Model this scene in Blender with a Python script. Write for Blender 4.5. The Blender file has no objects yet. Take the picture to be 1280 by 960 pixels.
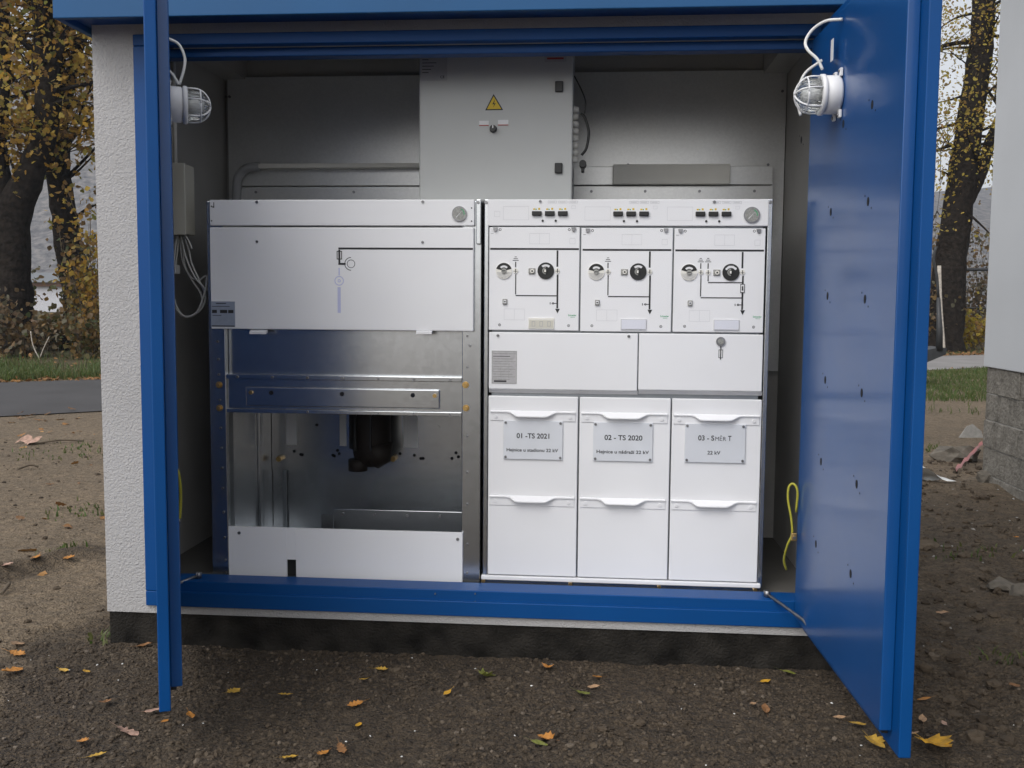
import bpy, bmesh, math, random
import numpy as np
from mathutils import Vector, Matrix, noise
random.seed(11)
R = math.radians
SC = bpy.context.scene
COL = SC.collection
OFF = {}

# ------------------------------------------------------------------ camera
CAM_D, CAM_H, FPX = 3.53, 1.305, 1244.0
YAW, PIT, ROL = R(4.9), R(4.77), R(-0.43)
def dirv(dx, f, dy):
    c, s = math.cos(ROL), math.sin(ROL)
    x, y = c*dx - s*dy, s*dx + c*dy
    v = Vector((x, f, -y))
    c, s = math.cos(PIT), math.sin(PIT)
    v = Vector((v.x, c*v.y + s*v.z, -s*v.y + c*v.z))
    c, s = math.cos(YAW), math.sin(YAW)
    return Vector((c*v.x - s*v.y, s*v.x + c*v.y, v.z))
CAMP = Vector((0, -CAM_D, CAM_H))
cd = bpy.data.cameras.new('camera')
cam = bpy.data.objects.new('camera', cd); COL.objects.link(cam)
cx, cy, cz = dirv(1, 0, 0), dirv(0, 0, -1), -dirv(0, 1, 0)
m = Matrix(((cx.x, cy.x, cz.x, CAMP.x), (cx.y, cy.y, cz.y, CAMP.y), (cx.z, cy.z, cz.z, CAMP.z), (0, 0, 0, 1)))
cam.matrix_world = m
cd.sensor_width = 36; cd.lens = 36*FPX/1280
cd.clip_start = 0.05; cd.clip_end = 3000
SC.camera = cam

# measuring helpers: a point of the survey photo on a known plane of the place
def ry(px, py, Y):
    d = dirv(px-640, FPX, py-480); t = (Y + CAM_D)/d.y
    return d.x*t, CAM_H + d.z*t
def rz(px, py, Z):
    d = dirv(px-640, FPX, py-480); t = (Z - CAM_H)/d.z
    return d.x*t, d.y*t - CAM_D
def rx(px, py, X):
    d = dirv(px-640, FPX, py-480); t = X/d.x
    return d.y*t - CAM_D, CAM_H + d.z*t
def box_at(x0, y0, x1, y1, Y):
    a, b, c, d = ry(x0, y0, Y), ry(x1, y0, Y), ry(x0, y1, Y), ry(x1, y1, Y)
    return (a[0]+c[0])/2, (b[0]+d[0])/2, (c[1]+d[1])/2, (a[1]+b[1])/2   # x0 x1 z0 z1

# ------------------------------------------------------------------ materials
def new_mat(name):
    mt = bpy.data.materials.new(name); mt.use_nodes = True
    nt = mt.node_tree
    return mt, nt, nt.nodes['Principled BSDF']
def N(nt, typ, **kw):
    n = nt.nodes.new(typ)
    for k, v in kw.items():
        if k in n.inputs.keys() if hasattr(n.inputs, 'keys') else False: n.inputs[k].default_value = v
        else: setattr(n, k, v)
    return n
def ramp(nt, fac, stops):
    r = nt.nodes.new('ShaderNodeValToRGB')
    el = r.color_ramp.elements
    while len(el) > 1: el.remove(el[-1])
    el[0].position = stops[0][0]; el[0].color = (*stops[0][1], 1)
    for p, c in stops[1:]:
        e = el.new(p); e.color = (*c, 1)
    nt.links.new(fac, r.inputs[0]); return r.outputs[0]
def plain(name, col, rough=0.5, metal=0.0, var=0.06, scale=9.0, bump=0.0, bscale=300.0, coat=0.0, spec=0.5, bdist=0.002, crough=0.14):
    mt, nt, b = new_mat(name)
    tc = nt.nodes.new('ShaderNodeTexCoord')
    nz = nt.nodes.new('ShaderNodeTexNoise'); nz.inputs['Scale'].default_value = scale; nz.inputs['Detail'].default_value = 6
    nt.links.new(tc.outputs['Object'], nz.inputs['Vector'])
    lo = tuple(max(0, c*(1-var)) for c in col); hi = tuple(min(1, c*(1+var)) for c in col)
    c = ramp(nt, nz.outputs['Fac'], [(0.3, lo), (0.7, hi)])
    nt.links.new(c, b.inputs['Base Color'])
    rr = nt.nodes.new('ShaderNodeMapRange'); rr.inputs['To Min'].default_value = rough*0.95; rr.inputs['To Max'].default_value = min(1, rough*1.12)
    nt.links.new(nz.outputs['Fac'], rr.inputs['Value']); nt.links.new(rr.outputs[0], b.inputs['Roughness'])
    b.inputs['Metallic'].default_value = metal
    b.inputs['Coat Weight'].default_value = coat; b.inputs['Coat Roughness'].default_value = crough
    b.inputs['Specular IOR Level'].default_value = spec
    if bump > 0:
        n2 = nt.nodes.new('ShaderNodeTexNoise'); n2.inputs['Scale'].default_value = bscale; n2.inputs['Detail'].default_value = 3
        nt.links.new(tc.outputs['Object'], n2.inputs['Vector'])
        bp = nt.nodes.new('ShaderNodeBump'); bp.inputs['Strength'].default_value = bump; bp.inputs['Distance'].default_value = bdist
        nt.links.new(n2.outputs['Fac'], bp.inputs['Height']); nt.links.new(bp.outputs[0], b.inputs['Normal'])
    return mt
def galva(name, tint=(0.60, 0.62, 0.64), rough=0.24, spangle=45):
    mt, nt, b = new_mat(name)
    tc = nt.nodes.new('ShaderNodeTexCoord')
    vo = nt.nodes.new('ShaderNodeTexVoronoi'); vo.inputs['Scale'].default_value = spangle
    nz = nt.nodes.new('ShaderNodeTexNoise'); nz.inputs['Scale'].default_value = 4; nz.inputs['Detail'].default_value = 8
    nt.links.new(tc.outputs['Object'], vo.inputs['Vector']); nt.links.new(tc.outputs['Object'], nz.inputs['Vector'])
    sx = nt.nodes.new('ShaderNodeSeparateColor'); nt.links.new(vo.outputs['Color'], sx.inputs[0])
    mx = nt.nodes.new('ShaderNodeMath'); mx.operation = 'ADD'
    ml = nt.nodes.new('ShaderNodeMath'); ml.operation = 'MULTIPLY'; ml.inputs[1].default_value = 0.35
    nt.links.new(sx.outputs[0], ml.inputs[0]); nt.links.new(ml.outputs[0], mx.inputs[0])
    m2 = nt.nodes.new('ShaderNodeMath'); m2.operation = 'MULTIPLY'; m2.inputs[1].default_value = 0.65
    nt.links.new(nz.outputs['Fac'], m2.inputs[0]); nt.links.new(m2.outputs[0], mx.inputs[1])
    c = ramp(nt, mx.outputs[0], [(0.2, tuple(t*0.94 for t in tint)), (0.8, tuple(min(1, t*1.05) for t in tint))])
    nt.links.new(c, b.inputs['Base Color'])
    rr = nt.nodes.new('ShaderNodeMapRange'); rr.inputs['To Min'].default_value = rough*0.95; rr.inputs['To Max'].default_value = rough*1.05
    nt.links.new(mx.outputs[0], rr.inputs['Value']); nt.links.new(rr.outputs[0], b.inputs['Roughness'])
    b.inputs['Metallic'].default_value = 1.0
    return mt
def leafmat(name, cols, transl=0.35):
    mt, nt, b = new_mat(name)
    g = nt.nodes.new('ShaderNodeNewGeometry')
    st = [(i/len(cols), c) for i, c in enumerate(cols)]
    c = ramp(nt, g.outputs['Random Per Island'], st)
    nt.links.new(c, b.inputs['Base Color']); b.inputs['Roughness'].default_value = 0.55
    tr = nt.nodes.new('ShaderNodeBsdfTranslucent'); nt.links.new(c, tr.inputs['Color'])
    mx = nt.nodes.new('ShaderNodeMixShader'); mx.inputs[0].default_value = transl
    nt.links.new(b.outputs[0], mx.inputs[1]); nt.links.new(tr.outputs[0], mx.inputs[2])
    nt.links.new(mx.outputs[0], nt.nodes['Material Output'].inputs[0])
    return mt

M = {}
M['plaster'] = plain('roughcast plaster', (0.43, 0.42, 0.415), 0.85, var=0.08, scale=2.0, bump=1.0, bscale=150, bdist=0.006)
M['inner'] = plain('inner concrete', (0.44, 0.43, 0.41), 0.85, var=0.08, scale=3, bump=0.5, bscale=160, bdist=0.003)
M['plinth'] = plain('bitumen coated plinth', (0.020, 0.018, 0.0155), 0.85, spec=0.15, var=0.75, scale=9, bump=1.0, bscale=110, bdist=0.008)
M['blue'] = plain('blue paint', (0.001, 0.060, 0.225), 0.42, var=0.07, scale=2.5, bump=0.03, bscale=500, coat=0.0, spec=0.25)
M['bluesheet'] = plain('blue sheet paint', (0.001, 0.064, 0.235), 0.45, var=0.08, scale=2.5, bump=0.3, bscale=2.2, bdist=0.008, coat=0.6, spec=0.3, crough=0.17)
M['roofblue'] = plain('blue roof trim', (0.010, 0.082, 0.215), 0.5, var=0.06, scale=3, spec=0.3)
M['galv'] = galva('galvanised steel')
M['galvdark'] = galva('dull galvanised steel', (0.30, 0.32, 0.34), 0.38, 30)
M['galvback'] = galva('zinc coated sheet', (0.82, 0.82, 0.81), 0.33, 120); M['galvback'].node_tree.nodes['Principled BSDF'].inputs['Metallic'].default_value = 0.5
M['white'] = plain('white powder coat', (0.83, 0.83, 0.845), 0.36, var=0.045, scale=1.8, bump=0.06, bscale=5, bdist=0.004)
M['cabgrey'] = plain('light grey enamel', (0.50, 0.51, 0.50), 0.42, var=0.03, scale=4, bump=0.05, bscale=700)
M['beige'] = plain('beige plastic', (0.62, 0.60, 0.52), 0.5, var=0.03)
M['trunk'] = plain('grey trunking plastic', (0.80, 0.78, 0.72), 0.5, var=0.04)
M['lampwhite'] = plain('white lamp plastic', (0.75, 0.75, 0.76), 0.4, var=0.03)
M['cable'] = plain('white cable', (0.66, 0.66, 0.64), 0.5, var=0.04)
M['black'] = plain('black plastic', (0.012, 0.012, 0.012), 0.4, var=0.1)
M['print'] = plain('black print', (0.02, 0.02, 0.022), 0.6, var=0.1)
M['greyprint'] = plain('grey print', (0.42, 0.42, 0.43), 0.6, var=0.05)
M['faint'] = plain('faint print', (0.60, 0.60, 0.62), 0.6, var=0.03)
M['lilac'] = plain('lilac print', (0.55, 0.57, 0.80), 0.5, var=0.05)
M['steel'] = plain('steel screw', (0.28, 0.28, 0.29), 0.4, metal=1, var=0.2, scale=40)
M['brass'] = plain('brass bolt', (0.60, 0.40, 0.16), 0.35, metal=1, var=0.15, scale=40)
M['yellow'] = plain('yellow sign', (0.70, 0.48, 0.02), 0.5, var=0.05)
M['earth'] = plain('yellow green cable', (0.42, 0.39, 0.04), 0.5, var=0.1)
M['green'] = plain('green print', (0.05, 0.36, 0.16), 0.6)
M['red'] = plain('red print', (0.45, 0.06, 0.05), 0.6)
M['alu'] = plain('engraved plate', (0.70, 0.72, 0.76), 0.38, metal=0.1, var=0.04, scale=12)
M['rating'] = plain('rating plate', (0.46, 0.45, 0.46), 0.5, var=0.1, scale=90)
M['sticker'] = plain('blue grey sticker', (0.30, 0.34, 0.42), 0.5, var=0.06, scale=60)
M['window'] = plain('pale label strip', (0.72, 0.73, 0.80), 0.35, var=0.02)
M['dial'] = plain('grey dial face', (0.30, 0.30, 0.28), 0.45, var=0.3, scale=200)
M['resin'] = plain('dark resin', (0.018, 0.012, 0.009), 0.6, var=0.2)
M['floor'] = plain('painted floor edge', (0.11, 0.105, 0.095), 0.7, var=0.1, scale=12)
M['dark'] = plain('dark recess', (0.02, 0.02, 0.02), 0.8)
M['hole'] = plain('punched hole', (0.004, 0.005, 0.01), 0.9)
M['rubber'] = plain('black rubber', (0.015, 0.016, 0.02), 0.7)
M['asphalt'] = plain('asphalt', (0.052, 0.050, 0.052), 0.85, var=0.2, scale=1.2, bump=0.4, bscale=120, bdist=0.006)
M['paleconc'] = plain('pale worn concrete', (0.21, 0.20, 0.195), 0.85, var=0.15, scale=1.5, bump=0.3, bscale=90)
M['bark'] = plain('oak bark', (0.022, 0.018, 0.015), 0.9, var=0.5, scale=10, bump=1.0, bscale=9, bdist=0.06, spec=0.08)
M['twig'] = plain('dry twig', (0.11, 0.085, 0.06), 0.9, var=0.3)
M['stone'] = plain('grey field stone', (0.125, 0.11, 0.09), 0.9, var=0.45, scale=14, bump=0.8, bscale=30, bdist=0.01)
M['wall2'] = plain('smooth white render', (0.53, 0.55, 0.575), 0.8, var=0.04, scale=1.2, bump=0.35, bscale=70)
M['mortar'] = plain('mortar', (0.30, 0.29, 0.27), 0.9, var=0.15, scale=30)
M['pale_wood'] = plain('pale weathered wood', (0.42, 0.38, 0.33), 0.8, var=0.3, scale=20)
M['iron'] = plain('dark iron', (0.03, 0.032, 0.035), 0.5, var=0.3)
M['farwhite'] = plain('far white render', (0.52, 0.52, 0.55), 0.9, var=0.15)
M['farroof'] = plain('far grey roof', (0.16, 0.17, 0.18), 0.8)
M['farred'] = plain('far red tiles', (0.26, 0.10, 0.085), 0.9, var=0.2, scale=1)
M['farbrown'] = plain('far brown boards', (0.16, 0.085, 0.05), 0.9, var=0.2, scale=1)
M['litter_white'] = plain('white crumb', (0.7, 0.7, 0.68), 0.7)
M['plastic_white'] = plain('white plastic bag', (0.70, 0.71, 0.70), 0.3)
M['plastic_pink'] = plain('pink plastic strip', (0.50, 0.20, 0.19), 0.4)
M['oakleaf'] = leafmat('autumn oak foliage', [(0.34, 0.20, 0.04), (0.50, 0.30, 0.05), (0.29, 0.23, 0.05), (0.54, 0.38, 0.07), (0.24, 0.13, 0.04), (0.24, 0.25, 0.055), (0.44, 0.24, 0.045), (0.15, 0.09, 0.035)], 0.55)
M['yellowleaf'] = leafmat('yellow foliage', [(0.50, 0.34, 0.04), (0.42, 0.32, 0.05), (0.20, 0.11, 0.035), (0.32, 0.30, 0.055), (0.30, 0.16, 0.05), (0.46, 0.36, 0.06)], 0.5)
M['shrubleaf'] = leafmat('shrub foliage', [(0.13, 0.09, 0.03), (0.07, 0.08, 0.025), (0.17, 0.10, 0.035), (0.10, 0.07, 0.035), (0.055, 0.075, 0.025), (0.20, 0.12, 0.04)])
M['brownleaf'] = leafmat('withered foliage', [(0.15, 0.09, 0.05), (0.20, 0.13, 0.06), (0.11, 0.08, 0.05), (0.24, 0.15, 0.05), (0.12, 0.11, 0.07)])
M['litter'] = leafmat('leaf litter', [(0.30, 0.15, 0.04), (0.22, 0.10, 0.03), (0.36, 0.20, 0.07), (0.16, 0.08, 0.03)], 0.1)
M['grass'] = leafmat('grass blades', [(0.06, 0.11, 0.02), (0.09, 0.14, 0.03), (0.05, 0.085, 0.02), (0.12, 0.13, 0.04)], 0.3)

def tri_bark():
    pass
# split-face concrete blocks
mt, nt, b = new_mat('split face block')
tc = nt.nodes.new('ShaderNodeTexCoord')
n1 = nt.nodes.new('ShaderNodeTexNoise'); n1.inputs['Scale'].default_value = 9; n1.inputs['Detail'].default_value = 10; n1.inputs['Roughness'].default_value = 0.7
nt.links.new(tc.outputs['Object'], n1.inputs['Vector'])
nt.links.new(ramp(nt, n1.outputs['Fac'], [(0.3, (0.075, 0.068, 0.056)), (0.47, (0.17, 0.157, 0.135)), (0.72, (0.28, 0.262, 0.23))]), b.inputs['Base Color'])
b.inputs['Roughness'].default_value = 0.9
bp = nt.nodes.new('ShaderNodeBump'); bp.inputs['Distance'].default_value = 0.02; bp.inputs['Strength'].default_value = 0.8
n2 = nt.nodes.new('ShaderNodeTexNoise'); n2.inputs['Scale'].default_value = 40; n2.inputs['Detail'].default_value = 5
nt.links.new(tc.outputs['Object'], n2.inputs['Vector']); nt.links.new(n2.outputs['Fac'], bp.inputs['Height']); nt.links.new(bp.outputs[0], b.inputs['Normal'])
M['block'] = mt
# ribbed lamp glass
mt, nt, b = new_mat('ribbed lamp glass')
b.inputs['Base Color'].default_value = (0.88, 0.9, 0.88, 1); b.inputs['Roughness'].default_value = 0.04
b.inputs['Transmission Weight'].default_value = 0.9; b.inputs['IOR'].default_value = 1.2
tc = nt.nodes.new('ShaderNodeTexCoord'); wv = nt.nodes.new('ShaderNodeTexWave'); wv.inputs['Scale'].default_value = 38; wv.bands_direction = 'Z'
nt.links.new(tc.outputs['Object'], wv.inputs['Vector'])
bp = nt.nodes.new('ShaderNodeBump'); bp.inputs['Distance'].default_value = 0.004; bp.inputs['Strength'].default_value = 0.7
nt.links.new(wv.outputs['Fac'], bp.inputs['Height']); nt.links.new(bp.outputs[0], b.inputs['Normal'])
M['glass'] = mt
# far hill
mt, nt, b = new_mat('far wooded hillside')
tc = nt.nodes.new('ShaderNodeTexCoord'); n1 = nt.nodes.new('ShaderNodeTexNoise'); n1.inputs['Scale'].default_value = 0.55; n1.inputs['Detail'].default_value = 12; n1.inputs['Roughness'].default_value = 0.75
nt.links.new(tc.outputs['Object'], n1.inputs['Vector'])
nt.links.new(ramp(nt, n1.outputs['Fac'], [(0.38, (0.055, 0.055, 0.06)), (0.5, (0.13, 0.125, 0.125)), (0.62, (0.23, 0.21, 0.195))]), b.inputs['Base Color'])
b.inputs['Roughness'].default_value = 1
M['hill'] = mt
# ground
mt, nt, b = new_mat('trampled soil')
L = nt.links.new
tc = nt.nodes.new('ShaderNodeTexCoord')
at = nt.nodes.new('ShaderNodeAttribute'); at.attribute_name = 'soil'
sp = nt.nodes.new('ShaderNodeSeparateColor'); L(at.outputs['Color'], sp.inputs[0])
def noise_node(scale, detail=8, rough=0.65):
    n = nt.nodes.new('ShaderNodeTexNoise'); n.inputs['Scale'].default_value = scale; n.inputs['Detail'].default_value = detail; n.inputs['Roughness'].default_value = rough
    L(tc.outputs['Object'], n.inputs['Vector']); return n.outputs['Fac']
fine = noise_node(55); mid = noise_node(7); big = noise_node(1.3)
darkc = ramp(nt, fine, [(0.3, (0.033, 0.023, 0.014)), (0.5, (0.068, 0.049, 0.031)), (0.72, (0.115, 0.086, 0.057))])
sandc = ramp(nt, fine, [(0.28, (0.105, 0.078, 0.050)), (0.5, (0.215, 0.163, 0.108)), (0.75, (0.34, 0.27, 0.19))])
litc = ramp(nt, mid, [(0.3, (0.05, 0.045, 0.02)), (0.5, (0.09, 0.075, 0.03)), (0.7, (0.14, 0.085, 0.04))])
def mixc(f, a, bb):
    mx = nt.nodes.new('ShaderNodeMix'); mx.data_type = 'RGBA'; L(f, mx.inputs['Factor']); L(a, mx.inputs['A']); L(bb, mx.inputs['B']); return mx.outputs['Result']
def madd(a, k, c):
    n = nt.nodes.new('ShaderNodeMath'); n.operation = 'MULTIPLY_ADD'; L(a, n.inputs[0]); n.inputs[1].default_value = k; n.inputs[2].default_value = c; return n.outputs[0]
def addc(a, bb):
    n = nt.nodes.new('ShaderNodeMath'); n.operation = 'ADD'; n.use_clamp = True; L(a, n.inputs[0]); L(bb, n.inputs[1]); return n.outputs[0]
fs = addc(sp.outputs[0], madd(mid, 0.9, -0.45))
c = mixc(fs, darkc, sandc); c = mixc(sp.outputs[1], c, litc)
st_ = nt.nodes.new('ShaderNodeMix'); st_.data_type = 'RGBA'; st_.blend_type = 'MULTIPLY'; st_.inputs['Factor'].default_value = 0.75
L(c, st_.inputs['A']); L(ramp(nt, noise_node(17, 7, 0.7), [(0.32, (0.45, 0.43, 0.41)), (0.5, (0.95, 0.95, 0.95)), (0.7, (1.3, 1.27, 1.2))]), st_.inputs['B']); c = st_.outputs['Result']
vm = nt.nodes.new('ShaderNodeMix'); vm.data_type = 'RGBA'; vm.blend_type = 'MULTIPLY'; vm.inputs['Factor'].default_value = 0.6
L(c, vm.inputs['A']); L(ramp(nt, big, [(0.3, (0.6, 0.6, 0.6)), (0.7, (1.15, 1.12, 1.08))]), vm.inputs['B'])
L(vm.outputs['Result'], b.inputs['Base Color']); b.inputs['Roughness'].default_value = 0.92
bp = nt.nodes.new('ShaderNodeBump'); bp.inputs['Strength'].default_value = 1.0; bp.inputs['Distance'].default_value = 0.014
vo = nt.nodes.new('ShaderNodeTexVoronoi'); vo.inputs['Scale'].default_value = 95; L(tc.outputs['Object'], vo.inputs['Vector'])
L(addc(madd(vo.outputs['Distance'], -0.9, 0.55), madd(noise_node(150, 6, 0.7), 0.5, 0)), bp.inputs['Height']); b2 = nt.nodes.new('ShaderNodeBump'); b2.inputs['Strength'].default_value = 0.8; b2.inputs['Distance'].default_value = 0.05; L(noise_node(14, 5, 0.6), b2.inputs['Height']); L(bp.outputs[0], b2.inputs['Normal']); L(b2.outputs[0], b.inputs['Normal'])
M['soil'] = mt
mt, nt, b = new_mat('soil clods')
g = nt.nodes.new('ShaderNodeNewGeometry')
nt.links.new(ramp(nt, g.outputs['Random Per Island'], [(0, (0.033, 0.023, 0.014)), (0.5, (0.068, 0.049, 0.031)), (0.93, (0.085, 0.064, 0.043)), (0.99, (0.14, 0.112, 0.085))]), b.inputs['Base Color'])
b.inputs['Roughness'].default_value = 0.9
M['clod'] = mt

# ------------------------------------------------------------------ mesh builder
class MB:
    def __init__(s):
        s.bm = bmesh.new(); s.mats = []
    def mi(s, m):
        m = M[m] if isinstance(m, str) else m
        if m not in s.mats: s.mats.append(m)
        return s.mats.index(m)
    def face(s, vs, mat):
        f = s.bm.faces.new(vs); f.material_index = s.mi(mat); return f
    def box(s, x0, x1, y0, y1, z0, z1, mat, bev=0.0, seg=2):
        if x0 > x1: x0, x1 = x1, x0
        if y0 > y1: y0, y1 = y1, y0
        if z0 > z1: z0, z1 = z1, z0
        v = [s.bm.verts.new(p) for p in ((x0,y0,z0),(x1,y0,z0),(x1,y1,z0),(x0,y1,z0),(x0,y0,z1),(x1,y0,z1),(x1,y1,z1),(x0,y1,z1))]
        fs = [s.face([v[i] for i in q], mat) for q in ((0,3,2,1),(4,5,6,7),(0,1,5,4),(1,2,6,5),(2,3,7,6),(3,0,4,7))]
        if bev > 0:
            bev = min(bev, 0.45*min(x1-x0, y1-y0, z1-z0))
            ed = list({e for f in fs for e in f.edges})
            k = s.mi(mat)
            r = bmesh.ops.bevel(s.bm, geom=ed, offset=bev, segments=seg, profile=0.5, affect='EDGES')
            for f in r['faces']: f.material_index = k
        return s
    def prism(s, pts, axis, a, b, mat):
        """outline pts (2-D, counter-clockwise or not) swept along axis from a to b"""
        def mk(p, t):
            return {'x': (t, p[0], p[1]), 'y': (p[0], t, p[1]), 'z': (p[0], p[1], t)}[axis]
        va = [s.bm.verts.new(mk(p, a)) for p in pts]; vb = [s.bm.verts.new(mk(p, b)) for p in pts]
        n = len(pts); fs = [s.face(va, mat), s.face(vb[::-1], mat)]
        for i in range(n): fs.append(s.face([va[i], vb[i], vb[(i+1) % n], va[(i+1) % n]], mat))
        bmesh.ops.recalc_face_normals(s.bm, faces=fs)
        return s
    def cyl(s, p0, p1, r, mat, seg=20, r2=None):
        return s.tube([p0, p1], [r, r if r2 is None else r2], mat, seg, smooth=False)
    def tube(s, pts, rad, mat, seg=8, smooth=True, cap=True):
        pts = [Vector(p) for p in pts]; n = len(pts)
        if not isinstance(rad, (list, tuple)): rad = [rad]*n
        rings = []; up = None
        for i, p in enumerate(pts):
            t = (pts[min(i+1, n-1)] - pts[max(i-1, 0)]).normalized()
            if up is None:
                up = t.orthogonal().normalized()
            else:
                up = (up - t*up.dot(t)).normalized()
            sd = t.cross(up)
            rings.append([s.bm.verts.new(p + rad[i]*(math.cos(2*math.pi*k/seg)*up + math.sin(2*math.pi*k/seg)*sd)) for k in range(seg)])
        k0 = s.mi(mat)
        for i in range(n-1):
            for k in range(seg):
                f = s.bm.faces.new([rings[i][k], rings[i][(k+1) % seg], rings[i+1][(k+1) % seg], rings[i+1][k]]); f.material_index = k0; f.smooth = smooth or seg > 8
        if cap:
            s.face(rings[0][::-1], mat); s.face(rings[-1], mat)
        return s
    def disc(s, x, z, Y, r, t, mat, seg=24):
        """short cylinder standing off the plane y=Y towards the viewer side (-y)"""
        return s.cyl((x, Y, z), (x, Y-t, z), r, mat, seg)
    def text(s, body, x, z, Y, h, mat, width=None, align='CENTER', ex=0.0004, fat=0.02):
        cu = bpy.data.curves.new('lettering', 'FONT'); cu.body = body; cu.size = 1; cu.align_x = 'LEFT'; cu.extrude = 0; cu.offset = fat
        ob = bpy.data.objects.new('lettering', cu); COL.objects.link(ob)
        dg = bpy.context.evaluated_depsgraph_get(); dg.update()
        me = bpy.data.meshes.new_from_object(ob.evaluated_get(dg))
        bpy.data.objects.remove(ob); bpy.data.curves.remove(cu)
        co = np.array([v.co[:] for v in me.vertices])
        if len(co) == 0: return s
        x0, x1 = co[:,0].min(), co[:,0].max()
        kz = h/0.73; kx = kz if width is None else width/(x1-x0)
        ox = x - (x0+x1)/2*kx if align == 'CENTER' else x - x0*kx
        nv = len(s.bm.verts); nf = len(s.bm.faces)
        vs = [s.bm.verts.new((ox + c[0]*kx, Y-ex, z + (c[1]-0.365)*kz)) for c in co]
        k = s.mi(mat)
        for p in me.polygons:
            try:
                f = s.bm.faces.new([vs[i] for i in p.vertices]); f.material_index = k
            except ValueError: pass
        bpy.data.meshes.remove(me)
        return s
    def ring(s, x, z, Y, r0, r1, mat, a0=0, a1=2*math.pi, n=28, ex=0.0004):
        prev = None
        for i in range(n+1):
            a = a0 + (a1-a0)*i/n
            cur = [s.bm.verts.new((x + r*math.cos(a), Y-ex, z + r*math.sin(a))) for r in (r0, r1)]
            if prev: s.face([prev[0], prev[1], cur[1], cur[0]], mat)
            prev = cur
        return s
    def flat(s, x0, x1, z0, z1, Y, mat, ex=0.0005):
        v = [s.bm.verts.new(p) for p in ((x0, Y-ex, z0), (x1, Y-ex, z0), (x1, Y-ex, z1), (x0, Y-ex, z1))]
        s.face(v, mat); return s
    def outline(s, x0, x1, z0, z1, Y, w, mat, ex=0.0005):
        s.flat(x0, x1, z0, z0+w, Y, mat, ex); s.flat(x0, x1, z1-w, z1, Y, mat, ex)
        s.flat(x0, x0+w, z0+w, z1-w, Y, mat, ex); s.flat(x1-w, x1, z0+w, z1-w, Y, mat, ex); return s
    def xf(s, mtx):
        s.bm.transform(mtx); return s
    def build(s, name, parent=None, at=None, smooth=False, label=None):
        me = bpy.data.meshes.new(name)
        off = Vector(OFF.get(parent.name, (0, 0, 0))) if parent else Vector(at or (0, 0, 0))
        s.bm.transform(Matrix.Translation(-off))
        s.bm.normal_update()
        if smooth:
            for f in s.bm.faces: f.smooth = True
        s.bm.to_mesh(me); s.bm.free()
        for mm in s.mats: me.materials.append(mm)
        ob = bpy.data.objects.new(name, me); COL.objects.link(ob)
        if parent: ob.parent = parent
        else: ob.location = off
        OFF[ob.name] = tuple(off)
        if label: ob['label'] = label
        return ob

def tag(o, label, cat, group=None, kind=None):
    o['label'] = label; o['category'] = cat
    if group: o['group'] = group
    if kind: o['kind'] = kind
    return o
def thing(name, label, cat, loc=(0, 0, 0), group=None):
    o = bpy.data.objects.new(name, None); COL.objects.link(o); o.location = loc
    o.empty_display_size = 0.1
    OFF[o.name] = tuple(loc)
    return tag(o, label, cat, group)
def raw_mesh(name, verts, faces, mat, parent=None, at=None):
    me = bpy.data.meshes.new(name)
    off = Vector(OFF.get(parent.name, (0, 0, 0))) if parent else Vector(at or (0, 0, 0))
    verts = np.asarray(verts, float) - np.array(off)
    me.from_pydata(verts.tolist(), [], faces); me.update()
    me.materials.append(M[mat] if isinstance(mat, str) else mat)
    ob = bpy.data.objects.new(name, me); COL.objects.link(ob)
    if parent: ob.parent = parent
    else: ob.location = off
    OFF[ob.name] = tuple(off)
    return ob
def bez(pts, n=24):
    """Catmull-Rom through points"""
    P = [Vector(p) for p in pts]; P = [P[0]*2-P[1]] + P + [P[-1]*2-P[-2]]
    out = []
    segs = len(P)-3; k = max(2, n//segs)
    for i in range(segs):
        for j in range(k):
            t = j/k; a, b2, c2, d2 = P[i:i+4]
            out.append(0.5*((2*b2) + (c2-a)*t + (2*a-5*b2+4*c2-d2)*t*t + (3*b2-a-3*c2+d2)*t**3))
    out.append(P[-2]); return out
# ================================================================== KIOSK
XL, XR, YB = -1.83, 0.91, 1.16          # outer wall faces
FX0, FX1, FZ0, FZ1 = -1.673, 0.84, 0.157, 2.245
kiosk = thing('substation_kiosk', 'white roughcast transformer kiosk with both blue double doors swung open', 'kiosk', (-0.46, 0.55, 0))
b = MB()
b.box(XL, FX0+.03, 0, .09, .126, 2.42, 'plaster'); b.box(FX1-.03, XR, 0, .09, .126, 2.42, 'plaster')
b.box(FX0+.031, FX1-.031, 0, .09, FZ1-.02, 2.42, 'plaster'); b.box(FX0+.031, FX1-.031, 0, .09, .126, FZ0+.02, 'plaster')
b.box(XL, XL+.07, .091, YB, .126, 2.42, 'plaster'); b.box(XR-.07, XR, .091, YB, .126, 2.42, 'plaster')
b.box(XL+.071, XR-.071, YB-.09, YB, .126, 2.42, 'plaster')
b.build('wall', kiosk)
b = MB()
b.box(XL+.071, XL+.095, .11, YB-.091, .2, 2.40, 'inner'); b.box(XR-.095, XR-.071, .11, YB-.091, .2, 2.40, 'inner')
b.box(XL+.096, XR-.096, YB-.115, YB-.091, .2, 2.40, 'inner')
b.box(XL+.096, XR-.096, .10, .26, 2.255, 2.40, 'inner')                 # lintel beam
b.box(XL+.096, XL+.20, .27, YB-.116, 2.31, 2.40, 'inner'); b.box(XR-.20, XR-.096, .27, YB-.116, 2.31, 2.40, 'inner')
b.box(XL+.075, XR-.075, .1, YB-.08, 2.405, 2.44, 'inner')
b.build('inner_wall', kiosk)
b = MB(); b.box(XL+.072, XR-.072, .10, YB-.092, .12, .232, 'floor'); b.build('floor_slab', kiosk)
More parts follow.
